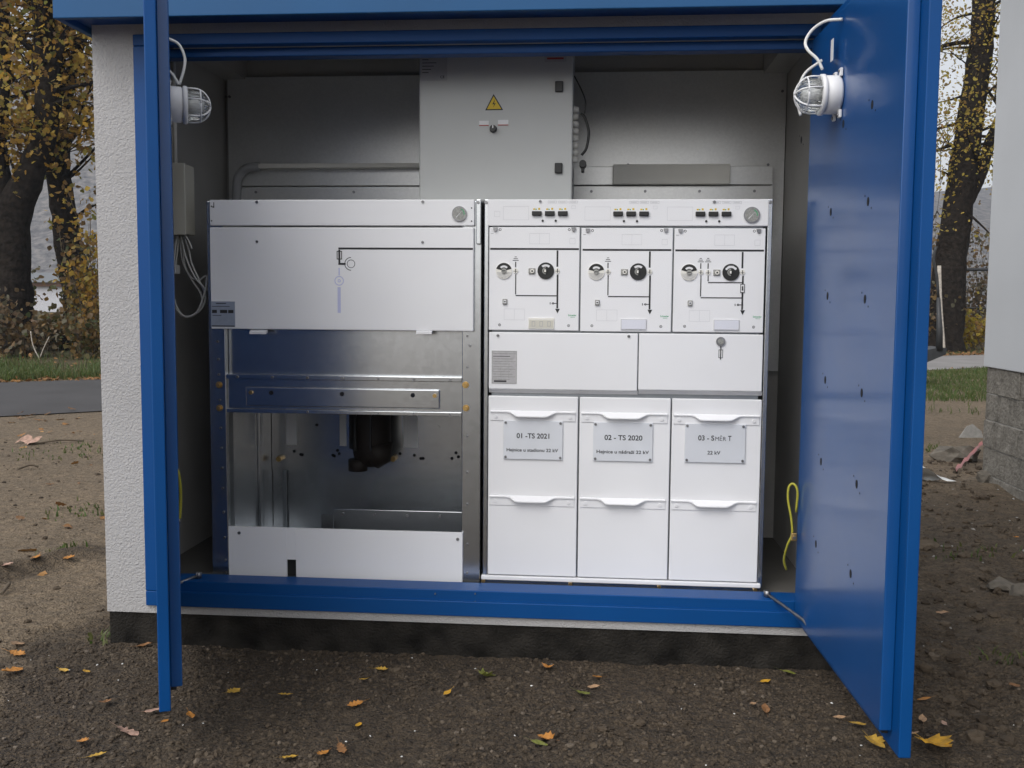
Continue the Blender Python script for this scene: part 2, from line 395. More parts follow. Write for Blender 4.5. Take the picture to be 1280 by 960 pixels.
b = MB(); b.box(XL+.004, XR-.004, .006, YB-.004, -.35, .125, 'plinth', .004); b.build('plinth', kiosk)
# roof
RY = -.17; RZ = ry(400, 17, RY)[1]; RX = ry(66, 26, RY)[0]
b = MB()
b.box(RX, 1.03, RY, RY+.025, RZ, 2.62, 'roofblue', .003); b.box(RX, RX+.023, RY+.0255, YB+.1, RZ, 2.62, 'roofblue', .003)
b.box(1.007, 1.03, RY+.0255, YB+.1, RZ, 2.62, 'roofblue', .003); b.box(RX+.0235, 1.0065, YB+.077, YB+.1, RZ, 2.62, 'roofblue', .003)
b.box(RX+.024, 1.006, RY+.026, YB+.076, 2.46, 2.61, 'roofblue')
b.box(RX+.024, XL-.001, RY+.026, YB+.076, RZ+.022, RZ+.032, 'blue'); b.box(XR+.001, 1.006, RY+.026, YB+.076, RZ+.022, RZ+.032, 'blue'); b.box(XL-.0005, XR+.0005, RY+.026, -.001, RZ+.022, RZ+.032, 'blue')
b.build('roof', kiosk)
# stepped frame
def ring(b, x0, x1, z0, z1, w, y0, y1, mat, bev=.003):
    b.box(x0, x1, y0, y1, z0, z0+w, mat, bev); b.box(x0, x1, y0, y1, z1-w, z1, mat, bev)
    b.box(x0, x0+w, y0, y1, z0+w+.0005, z1-w-.0005, mat, bev); b.box(x1-w, x1, y0, y1, z0+w+.0005, z1-w-.0005, mat, bev)
b = MB()
b.box(FX0, FX1, -.012, .03, FZ0, FZ0+.056, 'blue', .003); b.box(FX0, FX0+.055, -.012, .03, FZ0+.057, FZ1-.041, 'blue', .003)
b.box(FX1-.055, FX1, -.012, .03, FZ0+.057, FZ1-.041, 'blue', .003); b.box(FX0, FX1, -.012, .03, FZ1-.04, FZ1, 'blue', .003)
b.box(FX0+.02, FX1-.02, -.001, .105, FZ0+.04, FZ0+.0945, 'blue', .003)
b.box(FX0+.02, FX0+.088, .0305, .105, FZ0+.095, FZ1-.075, 'blue', .003); b.box(FX1-.088, FX1-.02, .0305, .105, FZ0+.095, FZ1-.075, 'blue', .003)
b.box(FX0+.02, FX1-.02, .045, .105, FZ1-.07, FZ1-.039, 'blue', .003)
for px, py in ((594, 742), (544, 742), (594, 752)):
    x, z = ry(px, py, -.002); b.cyl((x, -.0005, z), (x, -.006, z), .003, 'steel', 10)
b.build('door_frame', kiosk)

def door(name_label, hinge, u, n, holes, seals):
    u = Vector((u[0], u[1], 0)).normalized(); n = Vector((n[0], n[1], 0)).normalized()
    T = Matrix(((u.x, n.x, 0, hinge[0]), (u.y, n.y, 0, hinge[1]), (0, 0, 1, 0), (0, 0, 0, 1)))
    flip = T.determinant() < 0
    def fin(b):
        b.xf(T)
        if flip: bmesh.ops.reverse_faces(b.bm, faces=b.bm.faces[:])
        return b
    L1, L2 = 1.0, .947
    b = MB()
    b.box(0, L1, -.032, -.0005, .157, 2.235, 'blue', .003)              # outer skin
    b.box(.012, L2, .0, .032, .205, 2.185, 'bluesheet', .003)           # inner pan
    for a, z in holes:                                                    # punched slots with their pin holes
        b.prism([(a+.010*math.cos(t), z+.0125*math.sin(t)) for t in [i*math.pi/8 for i in range(16)]], 'y', .0321, .0327, 'hole')
        for dz, da in ((-.02, .03), (.018, -.03)):
            b.tube([(a+da, .032, z+dz), (a+da, .0326, z+dz)], .0028, 'hole', 8, smooth=False)
    d = fin(b).build('door', kiosk, label=name_label)
    for z0 in (.55, 1.25, 1.95):
        b = MB(); b.cyl((-.006, .0, z0), (-.006, .0, z0+.09), .011, 'blue', 14); fin(b).build('hinge', d)
    for za_, zb_ in ((.186, .2046), (2.1854, 2.20)):
        b = MB(); b.box(.02, L2-.03, .0005, .016, za_, zb_, 'rubber'); fin(b).build('seal', d)  # rubber seals; the lower black strip is widened to draw in a shadow line
    return d, T, fin
RH, RU, RN = (.735, -.02), (.039, -.999), (-.999, -.039)
holes = []
for px, py in ((1085,131),(1054,155),(1009,175),(1080,252),(1040,265),(1128,378),(1076,374),(1036,370),(1122,514),(1072,491),(1033,475),(1114,644),(1066,605),(1028,577),(1108,770),(1059,717),(1022,680),(1133,243),(1099,903),(1137,105)):
    y, z = rx(px, py, .719)
    a = -(y+.02)
    if a < .94: holes.append((a, z))
dr, TR, finR = door('blue door leaf opened at right angles, inner sheet in view', RH, RU, RN, holes, 0)
dl, TL, finL = door('blue door leaf seen edge on', (-1.585, -.02), (.415, -.91), (.91, .415), [], 0)
# stays
b = MB(); p0 = (.62, .04, .262); p1 = (*rz(1004, 775, .235), .235); p2 = (*rz(1030, 809, .2), .2)
b.tube([p0, p1, p2], .0055, 'steel', 10); b.cyl((.62, .04, .25), (.62, .04, .275), .012, 'steel', 12)
b.cyl((p2[0], p2[1], .188), (p2[0], p2[1], .212), .009, 'steel', 12); b.build('door_stay', kiosk)
b = MB(); b.tube([(-1.49, .045, .262), (-1.56, -.02, .24)], .006, 'steel', 10); b.cyl((-1.49, .045, .25), (-1.49, .045, .275), .011, 'steel', 12)
b.build('door_stay', kiosk)

# bulkhead lamps on the doors (local a along the door, b off it)
def lamp(T, fin, a0, z0, label, cables, paper):
    base = T @ Vector((a0, .033, z0))
    r = thing('bulkhead_lamp', label, 'lamp', tuple(base), 'caged lamps on the doors')
    b = MB(); b.tube([(a0, .0335, z0), (a0, .04, z0), (a0, .074, z0), (a0, .078, z0)], [.053, .057, .057, .052], 'lampwhite', 32, smooth=True)
    for s in (1, -1):
        for k in (1, -1):
            p = Vector((a0 + .03*k, .036, z0 + 0.061*s)); b.box(p.x-.009, p.x+.009, .0335, .042, p.z-.012, p.z+.012, 'lampwhite', .002)
            b.cyl((p.x, .042, p.z+.004*s), (p.x, .046, p.z+.004*s), .005, 'steel', 10)
    fin(b).build('base', r, smooth=False)
    b = MB(); b.tube([(a0, .0785, z0), (a0, .081, z0), (a0, .091, z0), (a0, .094, z0)], [.056, .061, .061, .057], 'lampwhite', 36)
    fin(b).build('collar', r)
    b = MB()
    prof = [(.0945, .049), (.116, .0485)] + [(.116 + .044*math.sin(t), .0485*math.cos(t)) for t in [i*math.pi/2/10 for i in range(1, 10)]] + [(.1605, .004)]
    b.tube([(a0, q[0], z0) for q in prof], [q[1] for q in prof], 'glass', 32, smooth=True)
    g = fin(b).build('glass_dome', r, smooth=True)
    b = MB(); b.tube([(a0, .0945, z0), (a0, .118, z0), (a0, .140, z0)], [.018, .024, .014], 'lampwhite', 16); fin(b).build('bulb', r, smooth=True)
    b = MB()
    for k in range(3):
        an = k*math.pi/3 + .25
        cs_ = [(1, 0), (1, .018)] + [(math.cos(t), .022+.050*math.sin(t)) for t in [i*math.pi/16 for i in range(17)]] + [(-1, .018), (-1, 0)]
        pts = [(a0 + math.cos(an)*.0545*c, .094 + s, z0 + math.sin(an)*.0545*c) for c, s in cs_]
        b.tube(pts, .0028, 'lampwhite', 8)
    ringp = [(a0 + .0515*math.cos(t), .134, z0 + .0515*math.sin(t)) for t in [i*math.pi/12 for i in range(25)]]
    b.tube(ringp, .0025, 'lampwhite', 8)
    fin(b).build('guard', r)
    for c in cables:
        b = MB(); b.tube(bez(c, 30), .0048, 'cable', 8); fin(b).build('supply_cable', r)
    if paper:
        b = MB(); b.box(paper[0]-.014, paper[0]+.014, .05, .0512, paper[1]-.045, paper[1]+.02, 'lampwhite'); fin(b).build('paper_tag', r)
    return r
lamp(TR, finR, .365, 1.933, 'white caged bulkhead lamp on the inner sheet of the right-angled blue door', [
     [(.365, .085, 2.008), (.36, .10, 2.04), (.345, .125, 2.07), (.33, .13, 2.10), (.33, .11, 2.135), (.35, .075, 2.155), (.385, .036, 2.15)],
     [(.22, .05, 2.07), (.20, .10, 2.03), (.20, .12, 1.96), (.21, .11, 1.90)]], (.335, 2.085))
lamp(TL, finL, .365, 1.935, 'white caged bulkhead lamp peeking out past the edge-on blue door', [
     [(.365, .07, 2.00), (.36, .085, 2.05), (.355, .088, 2.09), (.355, .07, 2.13), (.36, .035, 2.145)],
     [(.365, .068, 2.00), (.362, .05, 2.03), (.36, .035, 2.045)]], None)

# earthing straps
def cablepath(pts, r, mat, name, label, cat, group=None):
    b = MB(); b.tube(bez(pts, 36), r, mat, 8); o = b.build(name, None, at=pts[0]); return tag(o, label, cat, group)
def q(px, py, Y): x, z = ry(px, py, Y); return (x, Y, z)
e1 = cablepath([q(983, 712, .03), q(980, 700, .01), q(984, 682, -.03), q(990, 668, -.045), q(989, 648, -.05), q(985, 625, -.05), q(986, 609, -.05), q(992, 605, -.055), q(997, 615, -.06), q(995, 640, -.05)], .0042, 'earth', 'earthing_strap', 'long yellow-green earthing strap looped beside the hinge of the right-angled door', 'cable', 'earthing straps at the door hinges')
b = MB(); p = q(992, 671, -.056); b.box(p[0]-.008, p[0]+.010, p[1]-.008, p[1]+.004, p[2]-.014, p[2]+.014, 'brass', .002); b.cyl((p[0], p[1]-.008, p[2]), (p[0], p[1]-.016, p[2]), .005, 'steel', 8); b.build('terminal_bolt', e1)
e2 = cablepath([q(216, 585, -.10), q(222.5, 590, -.10), q(225.5, 610, -.09), q(225.5, 632, -.08), q(224.5, 648, -.08)], .006, 'earth', 'earthing_strap', 'short yellow-green earthing strap showing past the edge-on blue door', 'cable', 'earthing straps at the door hinges')
b = MB(); p = q(224.5, 650, -.08); b.cyl((p[0]-.002, p[1], p[2]-.012), (p[0]-.002, p[1], p[2]+.006), .006, 'steel', 10); b.build('terminal_bolt', e2)

# junction box with loose wires on the left inner wall
WX = XL+.095
def wq(px, py, off): # point at distance off from the left inner wall
    y, z = rx(px, py, WX+off); return (WX+off, y, z)
JY = .17
jx0, jx1, zb, za = box_at(205, 203.5, 231.5, 293.5, JY)
def wq(px, py, off): x, z = ry(px, py, JY+off); return (x, JY+off, z)
jb = thing('junction_box', 'tall beige junction box with grey wires hanging below it by the side wall', 'junction box', (jx1-.05, JY+.1, zb))
b = MB(); b.box(WX+.001, jx1-.004, JY+.013, JY+.10, zb+.003, za-.003, 'beige', .003); b.build('housing', jb)
b = MB(); b.box(WX+.001, jx1, JY, JY+.0125, zb, za, 'beige', .003); b.build('cover', jb)
for px in (214, 219.5):
    b = MB(); p0 = wq(px, 208, .06); b.tube([(p0[0], p0[1], za-.0025), (p0[0], p0[1], 2.3)], .008, 'trunk', 10); b.build('conduit', jb)
wp = [[(222,293),(218,320),(217,350),(219,378),(230,395),(246,390),(256,365),(259,345)],
      [(226,293),(232,320),(243,345),(252,356),(258,362),(263,360)],
      [(229,293),(236,312),(240,330),(250,352),(257,372),(250,388),(234,397),(222,390)],
      [(228,293),(231,330),(240,350),(250,365),(253,380),(243,394),(228,396),(219,384)],
      [(231,293),(236,301),(240,311)],
      [(220,293),(217.5,315),(216,338)],[(224,293),(221,320),(218,341)],
      [(225,293),(228,325),(238,345),(249,350),(257,345),(263,352)]]
for i, w in enumerate(wp):
    b = MB(); b.tube(bez([wq(x, y, .03+.012*(i % 4)) for x, y in w], 30), .0036, 'cable', 6); b.build('loose_wire', jb)
b = MB(); p = wq(213, 341, .05); b.box(p[0]-.01, p[0]+.03, p[1]-.02, p[1]+.02, p[2]-.004, p[2], 'lampwhite', .001); b.box(p[0]+.026, p[0]+.03, p[1]-.02, p[1]+.02, p[2]+.0005, p[2]+.03, 'lampwhite'); b.build('wire_clip', jb)

# back sheets, trays
bs = MB()
x0, x1, z0, z1 = box_at(278, 93, 985, 232, 1.02)
bs.box(WX+.02, -.45, 1.018, 1.024, 1.0, z1, 'galvback'); bs.box(-.447, XR-.1, 1.0175, 1.0235, 1.0, z1+.004, 'galvback')
for px, py in ((287, 121), (283, 121), (978, 114), (530, 200), (960, 206), (785, 206)):
    x, z = ry(px, py, 1.017); bs.cyl((x, 1.018, z), (x, 1.012, z), .006, 'steel', 10)
bs.build('back_sheet', kiosk)
def tray(px0, px1, pa, pb, pc, label):
    x0, x1, z0, z1 = box_at(px0, pa, px1, pb, .97); _, _, z2, _ = box_at(px0, pa, px1, pc, .97)
    t = thing('cable_tray', label, 'cable tray', ((x0+x1)/2, 1.0, z2-.12))
    b = MB(); b.box(x0, x1, .965, 1.016, z0, z1, 'galvback', .002); b.build('upper_channel', t)
    b = MB(); b.box(x0, x1, .955, 1.016, z2-.16, z0-.006, 'galvback', .002)
    n = 4
    for i in range(n):
        x = x0+.08+(x1-x0-.16)*i/(n-1); b.cyl((x, .955, z0-.03), (x, .949, z0-.03), .006, 'steel', 10)
    b.build('lower_channel', t)
    return t
tray(300, 716, 211, 232, 245, 'galvanised cable tray under the bent grey conduit on the back wall')
tray(717, 966, 208, 231, 245, 'galvanised cable tray carrying the beige trunking on the back wall')
# bent conduit
cz = [q(296, 262, .93), q(296, 240, .93), q(298, 222, .93), q(308, 211, .93), q(325, 208, .93)]
cdt = thing('bent_conduit', 'corrugated grey conduit bending into straight beige trunking above the open cubicle', 'conduit', cz[0])
pts = bez(cz, 60); b = MB(); b.tube(pts, [.022 if i % 2 else .0195 for i in range(len(pts))], 'greyprint', 12); b.build('corrugated_hose', cdt)
x0, x1, z0, z1 = box_at(325, 205, 560, 210.5, .93); b = MB(); b.box(x0, x1, .905, .954, z0, z1, 'trunk', .002); b.build('trunking', cdt)
# beige trunking lid right
x0, x1, z0, z1 = box_at(766, 206, 912, 231, .94)
tk = MB(); tk.box(x0, x1, .915, .9545, z0, z1, 'trunk', .003); o = tk.build('trunking', None, at=((x0+x1)/2, .93, z0)); tag(o, 'pale rectangular trunking box on the tray right of the hanging grey cabinet', 'trunking')

# ------------------------------------------------------------------ hanging grey cabinet
CY = .30
x0, x1, z0, z1 = box_at(524, 68, 716, 250, CY); z1 = 2.30; z0 = 1.683
hc = thing('control_cabinet', 'light grey control cabinet with yellow lightning warning triangle', 'cabinet', ((x0+x1)/2, .45, z0))
b = MB(); b.box(x0+.004, x1-.004, CY+.024, .62, z0, z1, 'cabgrey', .004); b.build('body', hc)
b = MB(); b.box(x0, x1, CY, CY+.022, z0+.002, z1-.003, 'cabgrey', .006, 3); cdr = b.build('door', hc)
def at_c(px, py): return ry(px, py, CY)
b = MB()
tri = [at_c(617, 117.5), at_c(606.5, 138), at_c(629, 137.5)]
cxm = sum(t[0] for t in tri)/3; czm = sum(t[1] for t in tri)/3
def poly(b, pts, Y, mat, ex):
    b.face([b.bm.verts.new((p[0], Y-ex, p[1])) for p in pts], mat)
b.prism(tri, 'y', CY-.0008, CY-.0001, 'print')
inn = [((t[0]-cxm)*.80+cxm, (t[1]-czm)*.80+czm) for t in tri]; poly(b, inn, CY, 'yellow', .0014)
h = tri[0][1]-tri[1][1]; zz = [(.10, .42), (-.12, .02), (.02, .04), (-.07, -.22), (.13, .10), (.0, .09)]
b.face([b.bm.verts.new((cxm + 0.85*h*px, CY-.002, czm + h*.9*pz)) for px, pz in zz], 'print')
b.build('warning_sign', cdr)
for (a, c2, e, f), txt in (((599, 151, 611, 157), 'AUTO'), ((622.5, 150, 635.5, 156.5), 'RUČNĚ')):
    u0, u1, w0, w1 = box_at(a, c2, e, f, CY); b = MB(); b.box(u0, u1, CY-.002, CY-.0002, w0, w1, 'lampwhite'); b.box(u0, u1, CY-.0025, CY-.002, w0-.001, w0+.002, 'red')
    b.build('switch_label', cdr)
kx, kz = at_c(616.7, 161.3); b = MB(); b.cyl((kx, CY-.0002, kz), (kx, CY-.022, kz), .0145, 'black', 20, .012); b.box(kx-.002, kx+.002, CY-.0226, CY-.022, kz, kz+.011, 'lampwhite'); b.build('rotary_knob', cdr)
for q4 in ((694, 102, 704, 115.5), (693.5, 204, 703, 217)):
    u0, u1, w0, w1 = box_at(*q4, CY); b = MB(); b.box(u0, u1, CY-.012, CY-.0002, w0, w1, 'black', .003); b.build('latch', cdr)
u0, u1, w0, w1 = box_at(526, 71, 559, 101, CY); b = MB(); b.box(u0, u1, CY-.001, CY-.0002, w0, w1, 'greyprint')
for i in range(5): b.flat(u0+.006, u0+.03+.01*((i*7) % 4), w1-.012-.012*i, w1-.0095-.012*i, CY-.001, 'print')
b.text('CE', u1-.018, w0+.014, CY-.001, .010, 'print'); b.build('rating_plate', cdr)
u0, u1, w0, w1 = box_at(680.5, 69, 708, 77.5, CY); b = MB(); b.box(u0, u1, CY-.001, CY-.0002, w0, w1, 'greyprint'); b.flat(u0+.01, u1-.01, (w0+w1)/2-.003, (w0+w1)/2+.004, CY-.001, 'red'); b.build('red_label', cdr)
for i in range(8):
    zc = ry(722, 137+i*9, .4)[1]; b = MB(); b.tube([(x1-.004, .40, zc), (x1+.008, .40, zc), (x1+.02, .40, zc)], [.013, .013, .010], 'trunk', 10); b.build('cable_gland', hc)
lp = [q(726, 142, .36), q(731, 147, .36), q(736, 165, .36), q(733, 185, .36), q(727, 194, .36)]
b = MB(); b.tube(bez(lp, 20), .0052, 'black', 8); b.build('looped_cable', hc)
b = MB(); b.tube(bez([q(718, 95, .4), q(728, 115, .38), q(732, 128, .37), q(731, 142, .37)], 20), .0025, 'black', 6); b.build('thin_cable', hc)
p = q(728.5, 205, .40); b = MB(); b.cyl((p[0], .45, p[2]), (p[0], .385, p[2]), .014, 'black', 14); b.box(p[0]-.006, p[0]+.006, .395, .44, p[2]-.03, p[2], 'black', .002); b.build('plug', hc)
# ================================================================== SWITCHGEAR, closed unit
YG = .14
def g(px, py): return ry(px, py, YG)
def gb(x0, y0, x1, y1): return box_at(x0, y0, x1, y1, YG)
FLZ = .233
sg = thing('closed_switchgear', 'white three-bay switchgear cubicle with black switching diagrams and named covers', 'switchgear', (.09, .5, FLZ))
def panel(x0, y0, x1, y1, parent, name, mat='white', t=.018, bev=.003, front=YG):
    u0, u1, w0, w1 = box_at(x0, y0, x1, y1, YG)
    b = MB(); b.box(u0, u1, front, front+t, w0, w1, mat, bev)
    return b, (u0, u1, w0, w1)
def screw(b, px, py, r=.0055, mat='steel', Y=YG):
    x, z = g(px, py); b.cyl((x, Y-.0002, z), (x, Y-.003, z), r, mat, 14); b.box(x-r*.8, x+r*.8, Y-.0036, Y-.003, z-.0008, z+.0008, 'dark')
# body and frame
b = MB(); b.box(-.395, .590, YG+.022, .88, FLZ+.03, 1.668, 'galvdark', .003); b.build('body', sg)
b = MB()
for xa_, xb_, px in ((-.421, -.4055, 607.5), (.602, .618, 963.5)):
    b = MB(); b.box(xa_, xb_, YG+.003, .30, FLZ+.001, 1.676, 'galv', .002)
    x, z = g(px, 253); b.cyl((x, YG+.0028, z), (x, YG-.002, z), .006, 'steel', 12)
    b.build('corner_post', sg)
b, (hx0, hx1, hz0, hz1) = panel(609.5, 249, 961, 282.5, sg, 'header')
for px, py in ((675.4, 251.8), (893, 252.5)): screw(b, px, py)
for k, dx in enumerate((0, 102, 205)):
    dy = (0, .4, .6)[k]
    for i in range(3):
        x, z = g(690.5+dx+i*11.5+(i*.2), 252.4+dy)
        u0, u1, w0, w1 = gb(685+dx+i*13, 251+dy, 696+dx+i*13, 254+dy); b.outline(u0, u1, w0, w1, YG, .0007, 'greyprint')
        b.flat(u0+.004, u1-.006, (w0+w1)/2-.0006, (w0+w1)/2+.0006, YG, 'greyprint')
    u0, u1, w0, w1 = gb(629+dx, 258+dy, 661+dx, 275+dy); b.outline(u0, u1, w0, w1, YG, .0009, 'faint')
    u0, u1, w0, w1 = gb(714.5+dx, 257+dy, 719.5+dx, 261+dy); b.outline(u0, u1, w0, w1, YG, .0008, 'faint')
u0, u1, w0, w1 = gb(618, 264, 625, 271); b.outline(u0, u1, w0, w1, YG, .0008, 'faint')
hd = b.build('header_panel', sg)
for k, dx in enumerate((0, 101.5, 204.3)):
    dy = (0, .4, .6)[k]
    for i in range(3):
        u0, u1, w0, w1 = gb(665+dx+i*16.2, 264+dy, 677.2+dx+i*16.2, 269.8+dy)
        b = MB(); b.box(u0, u1, YG-.010, YG-.0002, w0, w1, 'black', .0025)
        b.flat(u0+.004, u0+.012, w1+.005, w1+.010, YG, 'yellow'); b.flat(u1-.013, u1-.006, w1+.005, w1+.012, YG, 'yellow')
        b.flat(u0+.013, u0+.017, w1+.005, w1+.009, YG, 'green')
        b.build('test_socket', hd)
    for px in (678.4, 694.7):
        x, z = g(px+dx, 276+dy); b = MB(); b.disc(x, z, YG-.0002, .0042, .003, 'black', 14); b.build('indicator_lamp', hd)
def gauge(px, py, r, parent):
    x, z = g(px, py); b = MB(); b.disc(x, z, YG-.0002, r, .006, 'steel', 32); b.disc(x, z, YG-.0062, r*.86, .0006, 'dial', 32)
    b.ring(x, z, YG-.0062, r*.60, r*.72, 'green', -.2, 1.2, 12, .0009)
    b.prism([(x-r*.45, z-r*.45), (x-r*.38, z-r*.52), (x+r*.45, z+r*.42)], 'y', YG-.0078, YG-.0071, 'lampwhite')
    b.build('pressure_gauge', parent)
gauge(939.7, 268.7, .0285, hd)

def lineseg(b, pts, w, mat='print', Y=YG, ex=.0007):
    """printed orthogonal line through pixel points"""
    P = [g(*p) for p in pts]; w *= 1.3
    for (xa, za), (xb, zb_) in zip(P[:-1], P[1:]):
        if abs(xa-xb) > abs(za-zb_): z = (za+zb_)/2; b.flat(min(xa, xb)-w/2, max(xa, xb)+w/2, z-w/2, z+w/2, Y, mat, ex)
        else: x = (xa+xb)/2; b.flat(x-w/2, x+w/2, min(za, zb_)+w/2, max(za, zb_)-w/2, Y, mat, ex)
def earthsym(b, px, py):
    x, z = g(px, py)
    for i, hw in enumerate((.011, .0075, .004)): b.flat(x-hw, x+hw, z+i*.0062, z+i*.0062+.0022, YG, 'print')
bays = [(0, 0, 611.3, 284, 724, 413), (115.4, 1.2, 726, 285, 840, 414.7), (231.3, 1.9, 842, 285.5, 955.5, 415.5)]
for k, (dx, dy, ax, ay, bx, by) in enumerate(bays):
    b, (u0, u1, w0, w1) = panel(ax, ay, bx, by, sg, 'control_panel', t=.012, bev=.002)
    X = lambda v: v+dx
    Yp = lambda v: v+dy
    # printing
    lineseg(b, [(X(614), Yp(311.2)), (X(722.5), Yp(311.2))], .0052)
    ml = 696.8
    lineseg(b, [(X(ml), Yp(312)), (X(ml), Yp(334.5))], .0048, ex=.0009); lineseg(b, [(X(ml), Yp(342)), (X(ml), Yp(386.5))], .0048, ex=.0009)
    x, z = g(X(ml), Yp(391.8)); b.face([b.bm.verts.new(p) for p in ((x-.0085, YG-.0008, z+.017), (x, YG-.0008, z), (x+.0085, YG-.0008, z+.017))], 'print')
    earths = [644.6] if k < 2 else [644.6, 653.8]
    for j, ex_ in enumerate(earths):
        lineseg(b, [(X(ex_), Yp(326.5)), (X(ex_), Yp(334.8))], .003)
        lowy = 369.6 if j == 0 else 351.4
        if k == 2 and j == 0: lowy = 370.4
        lineseg(b, [(X(ex_), Yp(342)), (X(ex_), Yp(lowy-1)), ], .003)
        lineseg(b, [(X(ex_+.6), Yp(lowy)), (X(ml-1), Yp(lowy))], .003, ex=.0008)
        earthsym(b, X(ex_), Yp(325.8))
    lineseg(b, [(X(690), Yp(379.2)), (X(695.5), Yp(379.2))], .002)
    x, z = g(X(691.3), Yp(379.2)); b.ring(x, z, YG, .0028, .0042, 'print', n=14); b.flat(x-.012, x-.0095, z-.004, z+.004, YG, 'print')
    for (a, c2, e, f), mt_ in (((662, 291.6, 687, 305), 'faint'), ((630, 386, 656, 400), 'faint'), ((712, 298, 719, 305), 'faint')):
        p0, p1, r0, r1 = gb(X(a), Yp(c2), X(e), Yp(f)); b.outline(p0, p1, r0, r1, YG, .0009, mt_)
        if e-a > 20: b.flat((p0+p1)/2-.0004, (p0+p1)/2+.0004, r0, r1, YG, mt_)
    lx, lz = g(X(715.3), Yp(394)); b.text('Schneider', lx, lz, YG, .0062, 'green', width=.031); lx, lz = g(X(716), Yp(396.4)); b.text('Electric', lx, lz, YG, .003, 'green', width=.016)
    lx, lz = g(X(615), Yp(292)); b.flat(lx-.004, lx+.006, lz-.001, lz+.001, YG, 'greyprint')
    for px, py in ((624.4, 406), (710.6, 407)): x, z = g(X(px), Yp(py)); b.ring(x, z, YG, .0034, .005, 'print', n=12); b.flat(x-.001, x+.001, z-.002, z+.002, YG, 'print')
    for px, py in ((625.2, 287), (711.6, 287)): x, z = g(X(px), Yp(py)); b.ring(x, z, YG, .003, .0048, 'print', n=12)
    cp = b.build('control_panel', sg)
    for px, py in ((619.3, 286.5), (717, 286.5)):
        x, z = g(X(px), Yp(py)); b = MB(); b.prism([(x-.008, z+.006), (x+.008, z+.006), (x+.007, z-.003), (x+.003, z-.008), (x-.003, z-.008), (x-.007, z-.003)], 'y', YG-.006, YG-.0002, 'steel'); b.build('lock_screw', cp)
    # dials
    x, z = g(X(630), Yp(338.5)); r = .0295
    b = MB(); b.disc(x, z, YG-.0002, r, .004, 'trunk', 36)
    b.ring(x, z, YG-.0042, .004, r*.98, 'black', .25, math.pi-.25, 20, .0006)
    b.ring(x, z, YG-.0042, r*.42, r*.66, 'lampwhite', .75, math.pi-.75, 14, .0012)
    for i in range(7):
        zz_ = z-.006-i*.0032; hw = math.sqrt(max(0, (r*.92)**2-(zz_-z)**2)); b.flat(x-hw, x+hw, zz_-.0006, zz_+.0006, YG-.0042, 'greyprint', .0005)
    b.disc(x, z, YG-.005, .0095, .004, 'dial', 18); b.flat(x-.006, x+.006, z-.0012, z+.0012, YG-.009, 'black')
    b.build('earthing_dial', cp)
    x, z = g(X(682.3), Yp(338.5))
    b = MB(); b.disc(x, z, YG-.0002, .0305, .004, 'black', 36)
    b.ring(x, z, YG-.0042, .0155, .0235, 'lampwhite', .85, math.pi-.85, 16, .0006)
    if k == 2:
        for aa in (.7, 1.25, 1.9, 2.5): b.disc(x+.02*math.cos(aa), z+.02*math.sin(aa), YG-.0045, .0045, .0004, 'lampwhite', 12)
    b.ring(x, z, YG-.0042, .0, .013, 'dial', math.pi/2, 3*math.pi/2, 16, .0007)
    b.disc(x, z, YG-.0045, .0085, .004, 'dark', 18); b.flat(x-.0055, x+.001, z-.005, z+.005, YG-.0085, 'trunk')
    b.build('switching_dial', cp)
    x, z = g(X(665 if k < 2 else 664.6), Yp(338.9)); b = MB(); b.box(x-.0125, x+.0125, YG-.005, YG-.0002, z-.011, z+.011, 'dial', .004); b.disc(x+.001, z, YG-.005, .0075, .003, 'trunk', 14); b.flat(x-.002, x+.004, z-.003, z+.003, YG-.008, 'dark'); b.build('padlock_plate', cp)
    for px in earths + [ml]:
        x, z = g(X(px), Yp(338.4)); b = MB(); b.disc(x, z, YG-.0002, .0092, .003, 'trunk', 20); b.flat(x-.007, x+.007, z-.003, z-.0008, YG-.0032, 'dial'); b.flat(x-.0015, x+.0015, z-.007, z+.007, YG-.0032, 'dark', .0007); b.build('position_window', cp)
    x, z = g(X(631.2), Yp(377)); b = MB(); b.box(x-.0085, x+.0085, YG-.007, YG-.0002, z-.010, z+.010, 'dial', .002); b.flat(x-.005, x+.005, z-.005, z+.006, YG-.007, 'lampwhite'); b.flat(x-.003, x+.003, z-.002, z+.002, YG-.007, 'dark', .001); b.build('push_button', cp)
    p0, p1, r0, r1 = gb(X(660.5), Yp(397.5), X(692.8), Yp(411))
    b = MB(); b.box(p0, p1, YG-.004, YG-.0002, r0, r1, 'trunk' if k == 0 else 'faint', .001)
    if k == 0:
        b.flat(p0+.003, p1-.003, r0+.004, r1-.008, YG-.004, 'beige')
        for i in range(3): xx = p0+(p1-p0)*(.2+.3*i); b.outline(xx-.006, xx+.006, r0+.009, r1-.012, YG-.004, .0015, 'greyprint', .001)
    else: b.flat(p0+.003, p1-.003, r0+.003, r1-.003, YG-.004, 'window')
    b.build('label_holder', cp)
    if k == 2:
        p0, p1, r0, r1 = gb(925.2, 355, 930.8, 366); b = MB(); b.box(p0, p1, YG-.0022, YG-.001, r0, r1, 'lampwhite'); b.outline(p0, p1, r0, r1, YG-.0022, .0022, 'print'); xm = (p0+p1)/2
        b.flat(xm-.0024, xm+.0024, r0+.008, r1-.008, YG-.0022, 'print', .001); b.build('fuse_symbol', cp)

